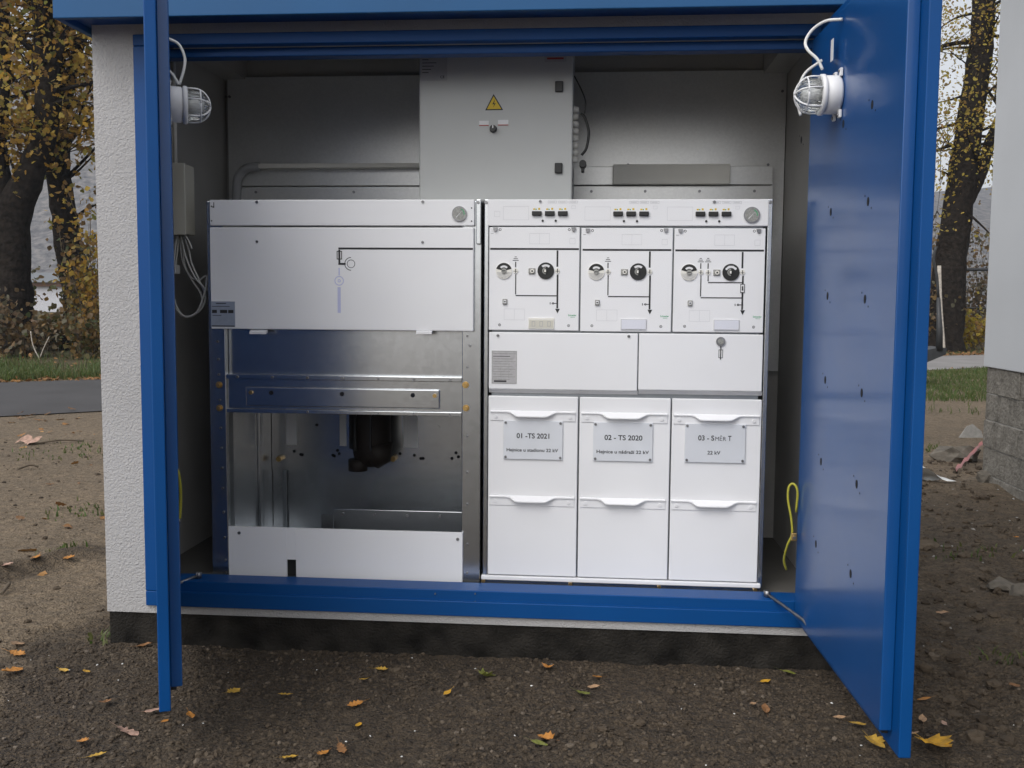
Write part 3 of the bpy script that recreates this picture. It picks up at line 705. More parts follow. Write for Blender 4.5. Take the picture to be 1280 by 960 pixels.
# lower covers
b, (c0, c1, d0, d1) = panel(611, 416, 797, 487.5, sg, 'fuse_cover', t=.012); screw(b, 622.5, 419.5); screw(b, 786, 420.5)
lc = b.build('plain_cover', sg)
p0, p1, r0, r1 = gb(614.8, 438.5, 646, 479.5); b = MB(); b.box(p0, p1, YG-.0008, YG-.0001, r0, r1, 'rating')
for i in range(11):
    zz_ = r1-.012-i*.0095; b.flat(p0+.005, p1-.005-.02*((i*5) % 3)/2, zz_, zz_+.0022, YG-.0008, 'print' if i in (1,) else 'dial')
for xx in (.36, .68): b.flat(p0+(p1-p0)*xx, p0+(p1-p0)*xx+.001, r0+.02, r1-.05, YG-.0008, 'dial', .0008)
b.flat(p0+.008, p0+.055, r0+.006, r0+.012, YG-.0008, 'print'); b.outline(p0, p1, r0, r1, YG-.0008, .0015, 'dial', .0009)
b.build('rating_plate', lc)
b, _ = panel(798.3, 417.5, 953.3, 488.5, sg, 'fuse_cover', t=.012)
lineseg(b, [(900.9, 430), (900.9, 450)], .003)
p0, p1, r0, r1 = gb(898.2, 437, 903.6, 447.5); b.outline(p0, p1, r0, r1, YG, .002, 'print', .001)
fc = b.build('fuse_cover', sg)
x, z = g(900.8, 426.8); b = MB(); b.disc(x, z, YG-.0002, .0165, .006, 'steel', 24); b.disc(x, z, YG-.0062, .010, .003, 'dial', 18); b.build('fuse_lock', fc)
for a, c2, e, f in ((611, 487.8, 797, 492.5), (798.3, 488.8, 953, 494)):
    p0, p1, r0, r1 = gb(a, c2, e, f); b = MB(); b.prism([(YG+.0, r1), (YG+.018, r0), (YG+.022, r0), (YG+.022, r1)], 'x', p0, p1, 'white'); b.build('cover_lip', sg)

# cable compartment covers
names = [('01 -TS 2021', 'Hejnice u stadionu 22 kV'), ('02 - TS 2020', 'Hejnice u nádraží 22 kV'), ('03 - SMĚR T', '22 kV')]
cov = [(610, 494.5, 721.3, 718.5), (723.3, 496.5, 836.3, 720.5), (838.2, 498.5, 949.5, 722.5)]
hand = [((613, 514), (719.5, 515.5), (612, 620), (717.5, 622)), ((726.8, 516), (834.2, 518), (724.8, 623), (831.5, 625)), ((842, 518), (949.5, 520.5), (838.5, 625.5), (945, 628))]
plate = [(629.6, 525.8, 703.2, 574), (741.5, 528, 815.6, 576.3), (855.8, 529.8, 931.2, 578)]
cz0, cz1 = g(700, 720.5)[1], g(700, 496)[1]
for k in range(3):
    ax, ay, bx, by = cov[k]
    u0, u1, _, _ = box_at(ax, ay, bx, by, YG)
    b = MB(); zm = g(700, hand[k][2][1]+9)[1]
    b.box(u0, u1, YG, YG+.016, cz0, cz1, 'white', .003)
    cc = b.build('cable_cover', sg)
    for (xa, ya_), (xb, yb_) in (hand[k][:2], hand[k][2:]):
        u0h, zh = ry(xa, ya_, YG); u1h, _ = ry(xb, yb_, YG); zh = (zh + ry(xb, yb_, YG)[1])/2
        w = u1h-u0h
        b = MB()
        prof = [(0, 0), (.20, 0), (.24, -.002), (.30, -.013), (.34, -.015), (.64, -.015), (.68, -.013), (.76, -.002), (.80, 0), (1, 0)]
        top = [(u0h + w*t, zh + d) for t, d in prof]
        out = [.008 + .020*min(1, max(0, -d/.018)) for t, d in prof]
        # folded lip: back edge on the cover, front edge standing off
        rows = []
        for (x, z), o in zip(top, out):
            rows.append([b.bm.verts.new(p) for p in ((x, YG-.0005, zh+.004), (x, YG-o, z+.001), (x, YG-o, z-.003), (x, YG-o+.003, z-.003), (x, YG-.0035, zh-.001))])
        for r0_, r1_ in zip(rows[:-1], rows[1:]):
            for j in range(4): b.face([r0_[j], r1_[j], r1_[j+1], r0_[j+1]], 'white')
        b.face(rows[0], 'white'); b.face(rows[-1][::-1], 'white')
        bmesh.ops.recalc_face_normals(b.bm, faces=b.bm.faces[:])
        b.box(u0h, u1h, YG-.003, YG-.0003, zh-.034, zh-.0015, 'white', .001)
        for t in (.065, .935): b.cyl((u0h+w*t, YG-.003, zh-.018), (u0h+w*t, YG-.0065, zh-.018), .006, 'white', 14)
        b.build('handle', cc)
    p0, p1, r0, r1 = gb(*plate[k])
    b = MB(); b.box(p0, p1, YG-.0065, YG-.0035, r0, r1, 'alu', .0006)
    for xx in (p0+.008, p1-.008):
        for zz_ in (r0+.008, r1-.008):
            b.cyl((xx, YG-.0066, zz_), (xx, YG-.009, zz_), .0048, 'steel', 12)
            b.cyl((xx, YG-.0001, zz_), (xx, YG-.0034, zz_), .003, 'steel', 8)
    xm = (p0+p1)/2; hgt = r1-r0
    if k < 2:
        b.text(names[k][0], xm+(.002 if k else 0), r0+hgt*.615, YG-.0065, .019, 'print', width=.122 if k == 0 else .139)
        b.text(names[k][1], xm-(.0 if k else .002), r0+hgt*.245, YG-.0065, .0125, 'print', width=.192)
    else:
        b.text('03 - S', p0+.048, r0+hgt*.64, YG-.0065, .019, 'print', width=.058, align='LEFT'); b.text('MĚR', p0+.110, r0+hgt*.625, YG-.0065, .0155, 'print', width=.039, align='LEFT', fat=.0); b.text('T', p0+.156, r0+hgt*.64, YG-.0065, .019, 'print', width=.012, align='LEFT')
        b.text('22 kV', xm-.003, r0+hgt*.26, YG-.0065, .0135, 'print', width=.047)
    b.build('nameplate', cc)
# base rail and feet bolts
b = MB(); b.box(-.426, .612, YG-.006, YG+.02, cz0-.020, cz0-.004, 'white', .003); b.box(-.42, .606, YG+.004, YG+.03, FLZ+.001, cz0-.0205, 'galv'); b.build('base_rail', sg)
for px in (604, 713, 824, 944):
    x, _ = g(px, 728); b = MB(); b.cyl((x, YG+.0038, FLZ+.013), (x, YG-.008, FLZ+.013), .0075, 'brass', 6); b.build('base_bolt', sg)

# ================================================================== SWITCHGEAR, open cubicle
og = thing('open_switchgear', 'switchgear cubicle with its lower front removed, galvanised interior in view', 'switchgear', (-.94, .5, FLZ))
xl, xr = g(262, 500)[0], g(595, 500)[0]
b, _ = panel(262, 249.5, 593, 282, og, 'header'); 
for px, py in ((321, 252.7), (528.6, 252.3)): screw(b, px, py)
for px, py in ((264.5, 258), (264.5, 276), (589.5, 260), (589.5, 276.5)): x, z = g(px, py); b.disc(x, z, YG, .0028, .0006, 'hole', 10)
x, z = g(266.5, 257); b.flat(x-.003, x+.004, z-.008, z-.003, YG, 'dark'); b.flat(x+.001, x+.004, z-.003, z+.012, YG, 'dark')
ho = b.build('header_panel', og); gauge(574.3, 267.3, .0275, ho)
b, (f0, f1, h0, h1) = panel(263, 284.3, 592, 412.5, og, 'front'); 
for px, py in ((321.3, 302), (528.3, 302.8)): screw(b, px, py, .005)
lineseg(b, [(424.2, 310.8), (590, 310.8)], .0055); lineseg(b, [(424.2, 311), (424.2, 330)], .0055, ex=.0009); lineseg(b, [(424.2, 329.8), (431, 329.8)], .0055, ex=.001)
p0, p1, r0, r1 = gb(421, 313.7, 427.6, 324.3); b.outline(p0, p1, r0, r1, YG, .003, 'print', .0011)
x, z = g(438.8, 329.8); b.ring(x, z, YG, .0135, .0155, 'print', n=30); b.ring(x, z, YG, .0225, .0250, 'print', math.pi/2, math.pi*1.5, 20)
x, z = g(424, 351); b.ring(x, z, YG, .0145, .018, 'lilac', n=24); b.ring(x, z, YG, .003, .006, 'lilac', n=14); lineseg(b, [(424, 334), (424, 345)], .004, 'lilac'); lineseg(b, [(424, 357), (424, 393)], .009, 'lilac')
fp = b.build('front_panel', og)
p0, p1, r0, r1 = gb(263.8, 376.8, 293.8, 408.5); b = MB(); b.box(p0, p1, YG-.0006, YG-.0001, r0, r1, 'sticker')
for a, c2 in ((.05, .2), (.38, .3), (.72, .22)): b.flat(p0+(p1-p0)*a, p0+(p1-p0)*(a+c2), r0+.052, r0+.064, YG-.0006, 'print')
b.flat(p0+.006, p0+.04, r0+.042, r0+.044, YG-.0006, 'print'); b.flat(p0+.02, p0+.06, r1-.009, r1-.006, YG-.0006, 'print'); b.flat(p0+.002, p1-.002, r0+.001, r0+.005, YG-.0006, 'print'); b.flat(p0+.004, p1-.02, r0+.076, r0+.078, YG-.0006, 'print')
b.build('sticker', fp)
for a, e in ((312.5, 333), (520.5, 540)):
    p0, p1, r0, r1 = gb(a, 412, e, 417.5); b = MB(); b.prism([(YG-.006, r0), (YG-.006, r0+.009), (YG+.014, r1), (YG+.014, r0+.004)], 'x', p0, p1, 'white'); b.build('catch_tab', og)
# posts
lx0, lx1 = g(259.5, 500)[0], g(280, 500)[0]
rx0, rx1 = g(576.5, 500)[0], g(600, 500)[0]
b = MB(); b.box(lx0, lx1, YG+.020, YG+.05, FLZ+.004, 1.672, 'galv', .002)
for py in (427, 449, 468, 500, 535, 560, 585, 610, 640, 672, 700, 716):
    big = py in (472, 500); x, z = ry(272+(py-420)*.035, py, YG+.02)
    b.cyl((x, YG+.0198, z), (x, YG+.014, z), .0045, 'steel', 10)
b.build('front_post', og)
b = MB(); b.box(rx0, rx1, YG+.020, YG+.05, FLZ+.004, 1.672, 'galv', .002)
for py in (420, 459, 545, 590, 630, 680, 716):
    x, z = ry(584, py, YG+.02); b.cyl((x, YG+.0198, z), (x, YG+.014, z), .004, 'steel', 10)
x, z = ry(587, 432, YG+.02); b.cyl((x, YG+.0198, z), (x, YG+.012, z), .005, 'steel', 10)
b.build('front_post', og)
b = MB(); b.box(g(595, 300)[0], g(600.8, 300)[0], YG+.003, YG+.019, g(598, 305)[1], 1.676, 'galv', .002); x, z = g(597.5, 253); b.cyl((x, YG+.0028, z), (x, YG-.002, z), .0055, 'steel', 12); b.build('corner_post', og)
for px in (274, 582):
    for py in (481, 510):
        x, z = ry(px+(py-480)*.02, py, YG+.02); b = MB(); b.cyl((x, YG+.0195, z), (x, YG+.016, z), .0125, 'brass', 16); b.cyl((x, YG+.0159, z), (x, YG+.006, z), .008, 'brass', 6); b.build('hex_bolt', og)
# upper sheet, crossbar
UX0, UX1 = lx1+.001, rx0-.001
z_a, z_b = g(430, 471)[1], g(430, 476.5)[1]
zc, zd = g(430, 514)[1], g(430, 519)[1]
b = MB(); b.box(UX0, UX1, YG+.055, YG+.06, z_a, h1, 'galv'); b.build('upper_sheet', og)
b = MB(); b.box(UX0, UX1, YG+.022, YG+.0535, z_b+.001, z_a+.002, 'galv', .002); b.box(UX0, UX1, YG+.036, YG+.0425, zc+.001, z_b, 'galv'); b.box(UX0, UX1, YG+.022, YG+.0425, zd, zc, 'galv', .002)
k0, k1, r0, r1 = box_at(308, 485, 550, 509, YG+.036); b.box(k0, k1, YG+.025, YG+.0355, r0, r1, 'galv', .008, 3)
for i in range(7):
    x = UX0+.045+(UX1-UX0-.09)*i/6; b.cyl((x, YG+.0219, (z_a+z_b)/2+.001), (x, YG+.017, (z_a+z_b)/2+.001), .005, 'steel', 8)
    if i in (2, 4, 5, 6): b.cyl((x, YG+.0219, (zc+zd)/2), (x, YG+.018, (zc+zd)/2), .004, 'steel', 8)
cb = b.build('crossbar', og)
for px in (314, 339, 427.5, 516, 543.5):
    x, z = ry(px, 490.5+(px-314)*.018, YG+.025); b = MB()
    if px in (314, 543.5): b.cyl((x, YG+.0248, z), (x, YG+.017, z), .0078, 'brass', 6)
    else: b.cyl((x, YG+.0249, z), (x, YG+.0235, z), .0085, 'hole', 14)
    b.build('bolt' if px in (314, 543.5) else 'bolt_hole', cb)
# interior: sides, back plate, floor, bushing
BY = .85
b = MB(); b.box(lx0+.006, lx0+.010, YG+.051, BY+.03, FLZ+.004, 1.66, 'galv')
sxi = lx0+.0105
for py, yy, kind in ((540, .35, 's'), (575, .5, 's')):
    pass
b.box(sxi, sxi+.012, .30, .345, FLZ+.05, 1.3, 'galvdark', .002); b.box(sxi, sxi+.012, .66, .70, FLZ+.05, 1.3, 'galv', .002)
b.build('side_sheet', og)
b = MB(); b.box(rx1-.010, rx1-.006, YG+.051, BY+.03, FLZ+.004, 1.66, 'galv'); b.build('side_sheet', og)
b = MB(); b.box(lx0+.006, rx1-.006, YG+.051, BY+.03, 1.662, 1.668, 'galv'); b.build('top_sheet', og)
bz = ry(450, 589, BY)[1]
def bq(px, py): return ry(px, py, BY)
b = MB()
xs = [lx0+.012, rx1-.012]
cuts = []
for a, e in ((357.5, 371), (424.5, 433), (504.5, 522), (577, 590)):
    cuts.append((bq(a, 540)[0], bq(e, 540)[0]))
sz0 = bq(450, 558)[1]; cur = xs[0]; ztop = 1.15
for a, e in cuts:
    b.box(cur, a, BY, BY+.004, bz, ztop, 'galv'); b.box(a, e, BY, BY+.004, bz, sz0, 'galv'); cur = e
b.box(cur, xs[1], BY, BY+.004, bz, ztop, 'galv')
for px, py in ((368, 564), (376, 568), (378, 568.5), (416, 569), (418, 570), (424, 567), (422, 563), (500, 567), (518, 569), (526, 573), (529, 573), (565, 573), (570, 566), (573, 571), (396, 531)):
    x, z = bq(px, py); b.cyl((x, BY-.0004, z), (x, BY-.002, z), .007, 'hole', 10)
x, z = bq(547, 534); b.cyl((x, BY, z), (x, BY-.012, z), .010, 'galv', 12)
b.build('back_plate', og)
b = MB()
for a, e in cuts: b.box(a-.02, e+.02, BY+.0055, BY+.0078, sz0-.02, ztop, 'white')
b.build('slot_backing', og)
b = MB(); b.box(xs[0], xs[1], BY+.008, BY+.0115, FLZ+.01, bz+.03, 'galv'); b.build('rear_sheet', og)
b = MB(); b.box(xs[0], xs[1], YG+.06, BY+.0075, FLZ+.02, FLZ+.024, 'galv'); b.build('floor_sheet', og)
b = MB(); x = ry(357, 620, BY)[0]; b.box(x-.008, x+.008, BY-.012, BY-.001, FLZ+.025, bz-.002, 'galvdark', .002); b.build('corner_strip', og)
b = MB(); fx0, fz0 = ry(402, 662, .45); fx1, fz1 = ry(572, 640, .45)
b.box(fx0+.05, fx1+.02, .45, .455, fz0-.05, fz1, 'galv', .002); b.box(fx0, fx0+.0495, .45, .455, fz0-.05, fz1-.025, 'galv')
for i in range(4): x = fx0+.09+i*.135; b.cyl((x, .4499, fz1-.02), (x, .444, fz1-.02), .0055, 'steel', 10)
b.build('floor_channel', og)
b = MB(); x0b, ztb = ry(433, 515, .7); x1b, zbb = ry(487, 590, .7)
xm = (x0b+x1b)/2; rb = (x1b-x0b)/2
b.tube([(xm, .74, ztb+.25), (xm, .74, zbb+.10), (xm, .74, zbb+.085), (xm-.03, .74, zbb+.05), (xm-.045, .74, zbb+.03)], [rb*.97, rb*.97, rb*.93, rb*.62, rb*.3], 'resin', 18)
b.cyl((xm-.05, .72, zbb+.05), (xm-.05, .72, zbb), .042, 'resin', 18); b.tube([(xm+.03, .72, zbb+.12), (xm+.035, .72, zbb+.05), (xm+.02, .72, zbb+.03)], [.075, .06, .03], 'resin', 14)
b.box(xm-rb*.5, xm-rb*.4, .74-rb-.006, .74-rb+.01, zbb+.1, ztb+.25, 'black'); b.box(xm+rb*.2, xm+rb*.3, .74-rb-.006, .74-rb+.01, zbb+.1, ztb+.25, 'black')
b.build('bushing', og)
for px, py in ((348, 574), (491, 574)): x, z = ry(px, py, BY-.03); b = MB(); b.cyl((x, BY-.001, z), (x, BY-.03, z), .013, 'brass', 6); b.build('cable_bolt', og)
# bottom white cover with slot
p0, p1, r0, r1 = box_at(286, 662, 578, 730, YG+.006); r0 = .236
s0, s1, t0, t1 = box_at(358.5, 699.5, 370, 723, YG+.006)
b = MB(); Yc = YG+.006
b.box(p0, s0, Yc, Yc+.012, r0, r1, 'white', .001); b.box(s1, p1, Yc, Yc+.012, r0, r1, 'white', .001); b.box(s0+.0001, s1-.0001, Yc, Yc+.012, t1, r1, 'white')
b.box(s0-.01, s1+.01, Yc+.03, Yc+.035, r0, t1+.02, 'dark')
for px, py in ((299, 666), (572, 674)): x, z = ry(px, py, Yc); b.cyl((x, Yc-.0002, z), (x, Yc-.003, z), .006, 'steel', 12)
b.build('bottom_cover', og)
# ================================================================== GROUND
def soft(a, b_, v): t = min(1, max(0, (v-a)/(b_-a))); return t*t*(3-2*t)
RD = Vector((.796, .605)); RNm = Vector((-.605, .796)); RP = Vector((-6.1, 7.1))   # road near edge: point, direction, outward normal
def road_d(x, y): return (Vector((x, y)) - RP).dot(RNm)
def road_w(x, y): return rwt((Vector((x, y)) - RP).dot(RD))
def rwt(t): return min(5.2, max(3.0, 4.75 - .075*t))
RA = Vector(rz(-20, 722, 0)); RB = Vector(rz(118, 690, 0))
def gh(x, y, fine=True):
    d = road_d(x, y); w_ = road_w(x, y)
    h = 0.0
    h += .028*noise.noise(Vector((x*.9, y*.9, 3.1)))*soft(.2, 2.5, abs(x+.46)-1.0+max(0, -y-.2))
    if d > -1.2: h *= 1-soft(-1.2, -.1, d)
    if d > w_-.5: h += .12*soft(w_, w_+3.8, d) + .04*noise.noise(Vector((x*.6, y*.6, 1)))*soft(w_, w_+1.8, d)
    if x < -1.7 and y < 2.5:
        ex_, ey_ = RB-RA; ll = ex_*ex_+ey_*ey_; tt = ((x-RA.x)*ex_+(y-RA.y)*ey_)/ll; dd = ((x-RA.x)*ey_-(y-RA.y)*ex_)/math.sqrt(ll)
        dd += .05*noise.noise(Vector((x*4, y*4, 6)))
        h += .075*math.exp(-(dd/.11)**2)*soft(-.6, 0, tt)*(1-soft(.9, 1.25, tt))*(.75+.5*noise.noise(Vector((x*5, y*5, 1))))
    near = 1-soft(-1.2, -.2, d) if d < 0 else soft(w_, w_+.8, d)
    if fine:
        f = .010*noise.noise(Vector((x*6, y*6, .5))) + .006*noise.noise(Vector((x*16, y*16, 1.5)))
        if y < 4 and x > 1: f += soft(1, 1.3, x)*(.022*noise.noise(Vector((x*4.5, y*4.5, 3))) + .016*noise.noise(Vector((x*9, y*9, 5))))
        if y < 2.5 and x > 1: f += .03*noise.noise(Vector((x*2.2, y*2.2, 8)))
        if -2.6 < x < 2.9 and y < .3:
            q_ = Vector((x*38 + 1.2*noise.noise(Vector((x*20, y*20, 0))), y*38, 2.5)); d1 = noise.voronoi(q_)[0]
            k_ = .5+.5*noise.noise(Vector((x*5, y*5, 9)))
            f += (.55-d1[0])*.020*k_ + .0035*noise.noise(Vector((x*90, y*90, 2.5)))
        h += f*near
        if x > 1.2 and y > -1: h += .05*soft(1.2, 2.6, x)*(1-soft(3.5, 5, y))*near*max(0, noise.noise(Vector((x*1.4, y*1.4, 4)))+.3)
    return h
def spread(lo, hi, step, far_lo, far_hi, grow):
    v = list(np.arange(lo, hi+1e-6, step)); s = step; a = lo
    while a > far_lo: s *= grow; a -= s; v.insert(0, a)
    s = step; a = hi
    while a < far_hi: s *= grow; a += s; v.append(a)
    return v
gx = spread(-2.15, 2.1, .0075, -900, 900, 1.06); gy = spread(-.95, .12, .0075, -60, 1200, 1.045)
verts = []; soil = []
for y in gy:
    for x in gx:
        verts.append((x, y, gh(x, y)))
        # albedo regions: dark disturbed soil round the kiosk, sandy earth beyond, litter past the road
        edge = x + 1.98 + .28*noise.noise(Vector((x*1.2, y*1.2, 7))) + .18*noise.noise(Vector((x*5, y*5, 7)))
        sand = 1-soft(-.22, .12, edge)
        if x > 0: sand = soft(2.2, 5.5, y + 1.2*noise.noise(Vector((x*.8, y*.8, 2)))) * .8 + .22*soft(1.0, 1.6, x)
        if y > 1.3 and x <= 0: sand = 1
        d = road_d(x, y)
        lit = soft(road_w(x, y)+.1, road_w(x, y)+.8, d)
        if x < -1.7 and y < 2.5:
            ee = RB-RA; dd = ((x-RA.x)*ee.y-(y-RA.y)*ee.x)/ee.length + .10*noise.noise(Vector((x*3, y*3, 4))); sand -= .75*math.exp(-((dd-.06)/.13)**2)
        soil.append((sand, lit, 0, 1))
nx = len(gx)
faces = [(j*nx+i, j*nx+i+1, (j+1)*nx+i+1, (j+1)*nx+i) for j in range(len(gy)-1) for i in range(nx-1)]
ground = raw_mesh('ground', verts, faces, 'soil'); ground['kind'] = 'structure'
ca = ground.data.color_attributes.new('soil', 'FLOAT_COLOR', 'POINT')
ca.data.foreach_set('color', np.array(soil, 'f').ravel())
for p in ground.data.polygons: p.use_smooth = True
# road sheet, and the pale concrete path it runs into on the right
def strip(name, t0, t1, n, mat):
    b = MB(); prev = None
    for i in range(n+1):
        t = t0 + (t1-t0)*i/n
        wob = .10*noise.noise(Vector((t*.35, 0, 0))); wob2 = .10*noise.noise(Vector((t*.35, 5, 0))); row = []
        for j in range(7):
            o = -.05+wob + (rwt(t)+.05+wob2-wob)*j/6
            p = RP + RD*t + RNm*o; row.append(b.bm.verts.new((p.x, p.y, .012 + .02*math.sin(math.pi*j/6))))
        if prev:
            for j in range(6): b.face([prev[j], row[j], row[j+1], prev[j+1]], mat)
        prev = row
    bmesh.ops.recalc_face_normals(b.bm, faces=b.bm.faces[:])
    o = b.build(name); o['kind'] = 'structure'
strip('road', -30, 11, 30, 'asphalt'); strip('path', 11, 60, 34, 'paleconc')
# clods and gravel lumps
ico = bmesh.new(); bmesh.ops.create_icosphere(ico, subdivisions=2, radius=1); icv = np.array([v.co[:] for v in ico.verts]); icf = [[v.index for v in f.verts] for f in ico.faces]; ico.free()
ico = bmesh.new(); bmesh.ops.create_icosphere(ico, subdivisions=1, radius=1); icv1 = np.array([v.co[:] for v in ico.verts]); icf1 = [[v.index for v in f.verts] for f in ico.faces]; ico.free()
rng = np.random.default_rng(5)
def lump(r, seed, V=icv):
    o = np.array([noise.noise(Vector(v*1.3)+Vector((seed*7.1, seed*3.3, 0))) + .5*noise.noise(Vector(v*3)+Vector((seed*2.1, 0, seed))) for v in V])
    return V*(1+.55*o[:, None])*r
protos = [lump(1, s) for s in range(10)]; protos1 = [lump(1, s+20, icv1) for s in range(10)]
def lumps(name, spots, mat):
    V = []; F = []; o = 0
    for x, y, r in spots:
        big = r > .011
        P = (protos if big else protos1)[rng.integers(10)]
        a = rng.uniform(0, 6.28); c, s = math.cos(a), math.sin(a)
        sc = r*rng.uniform(.75, 1.2, 3)*np.array([1, 1, .7])
        Q = P*sc; Q = np.stack([c*Q[:, 0]-s*Q[:, 1], s*Q[:, 0]+c*Q[:, 1], Q[:, 2]], 1) + np.array([x, y, gh(x, y)+r*.15])
        V.append(Q); F += [[i+o for i in f] for f in (icf if big else icf1)]; o += len(Q)
    return raw_mesh(name, np.concatenate(V), F, mat)
sp = []
while len(sp) < 12000:
    x, y = rng.uniform(-2.3, 2.2), rng.uniform(-1.05, .02)
    if -1.85 < x < .93 and y > 0: continue
    k = noise.noise(Vector((x*2.5, y*2.5, 12))) + .5*noise.noise(Vector((x*7, y*7, 2)))
    if rng.uniform() > .45+.7*k: continue
    if x < -2.0 + .2*k and rng.uniform() < .8: continue
    r = .0028 + .0072*rng.uniform()**3.0
    if k > .25 and rng.uniform() < .08: r *= 1.9
    sp.append((x, y, r))
while len(sp) < 15500:
    x, y = rng.uniform(1.0, 4.2), rng.uniform(-.6, 5.0)
    if x > 2.75 and y < 4.2: continue
    sp.append((x, y, .004 + .024*rng.uniform()**5))
while len(sp) < 17500:
    x, y = rng.uniform(-5.5, -1.85), rng.uniform(-.6, 5.0)
    sp.append((x, y, .003 + .012*rng.uniform()**5))
cl = lumps('soil_clods', sp, 'clod'); tag(cl, 'loose dark crumbs and clods of soil strewn over the ground', 'soil clods', kind='stuff')
sp = [(rng.uniform(-2.2, 2.2), rng.uniform(-1.0, -.02), rng.uniform(.0018, .0042)) for _ in range(70)]
wc = lumps('white_crumbs', sp, 'litter_white'); tag(wc, 'tiny white polystyrene crumbs scattered on the dark soil', 'crumbs', kind='stuff')
sp = [(rng.uniform(1.1, 3.6), rng.uniform(-.6, 4.5), rng.uniform(.003, .010)) for _ in range(190)]
wc = lumps('pale_pebbles', sp, 'mortar'); tag(wc, 'pale pebbles scattered over the earth beside the block wall', 'pebbles', kind='stuff')

# fallen leaves
LOBES = {'oak': [(0, 0), (.10, .06), (.13, .20), (.24, .26), (.16, .38), (.28, .50), (.18, .60), (.24, .76), (.10, .86), (0, 1.0)],
         'maple': [(0, 0), (.14, .03), (.40, .05), (.33, .20), (.52, .42), (.37, .46), (.38, .64), (.23, .63), (.19, .80), (0, 1.0)],
         'oval': [(0, 0), (.10, .10), (.20, .30), (.24, .5), (.20, .72), (.09, .9), (0, 1.0)]}
def leaf_mesh(kind, size, curl, seed):
    half = LOBES[kind]; rr = random.Random(seed)
    V = []; F = []
    for k, (hx, hy) in enumerate(half):
        for s in (-1, 0, 1):
            w = hx*s
            V.append(((w + .03*rr.uniform(-1, 1))*size, (hy-.5)*size, size*(curl*(w*w*3.0) + curl*.8*(hy-.5)**2 + .03*rr.uniform(-1, 1))))
    for k in range(len(half)-1):
        for s in (0, 1):
            a = k*3+s; F.append((a, a+1, a+4, a+3))
    n0 = len(V); st = .012*size
    V += [(-st, -.5*size, .002), (st, -.5*size, .002), (st*.6, -.95*size, size*.12), (-st*.6, -.95*size, size*.12)]
    F.append((n0, n0+1, n0+2, n0+3))
    return V, F
LC = {'orange': (0.40, 0.17, 0.03), 'yellow': (0.48, 0.29, 0.04), 'tan': (0.36, 0.22, 0.12), 'green': (0.16, 0.17, 0.03), 'brown': (0.20, 0.095, 0.035), 'gold': (0.52, 0.28, 0.02), 'pinkish': (0.38, 0.24, 0.18)}
for k, c in LC.items(): M['leaf_'+k] = plain(k+' dead leaf', c, 0.6, var=0.35, scale=40)
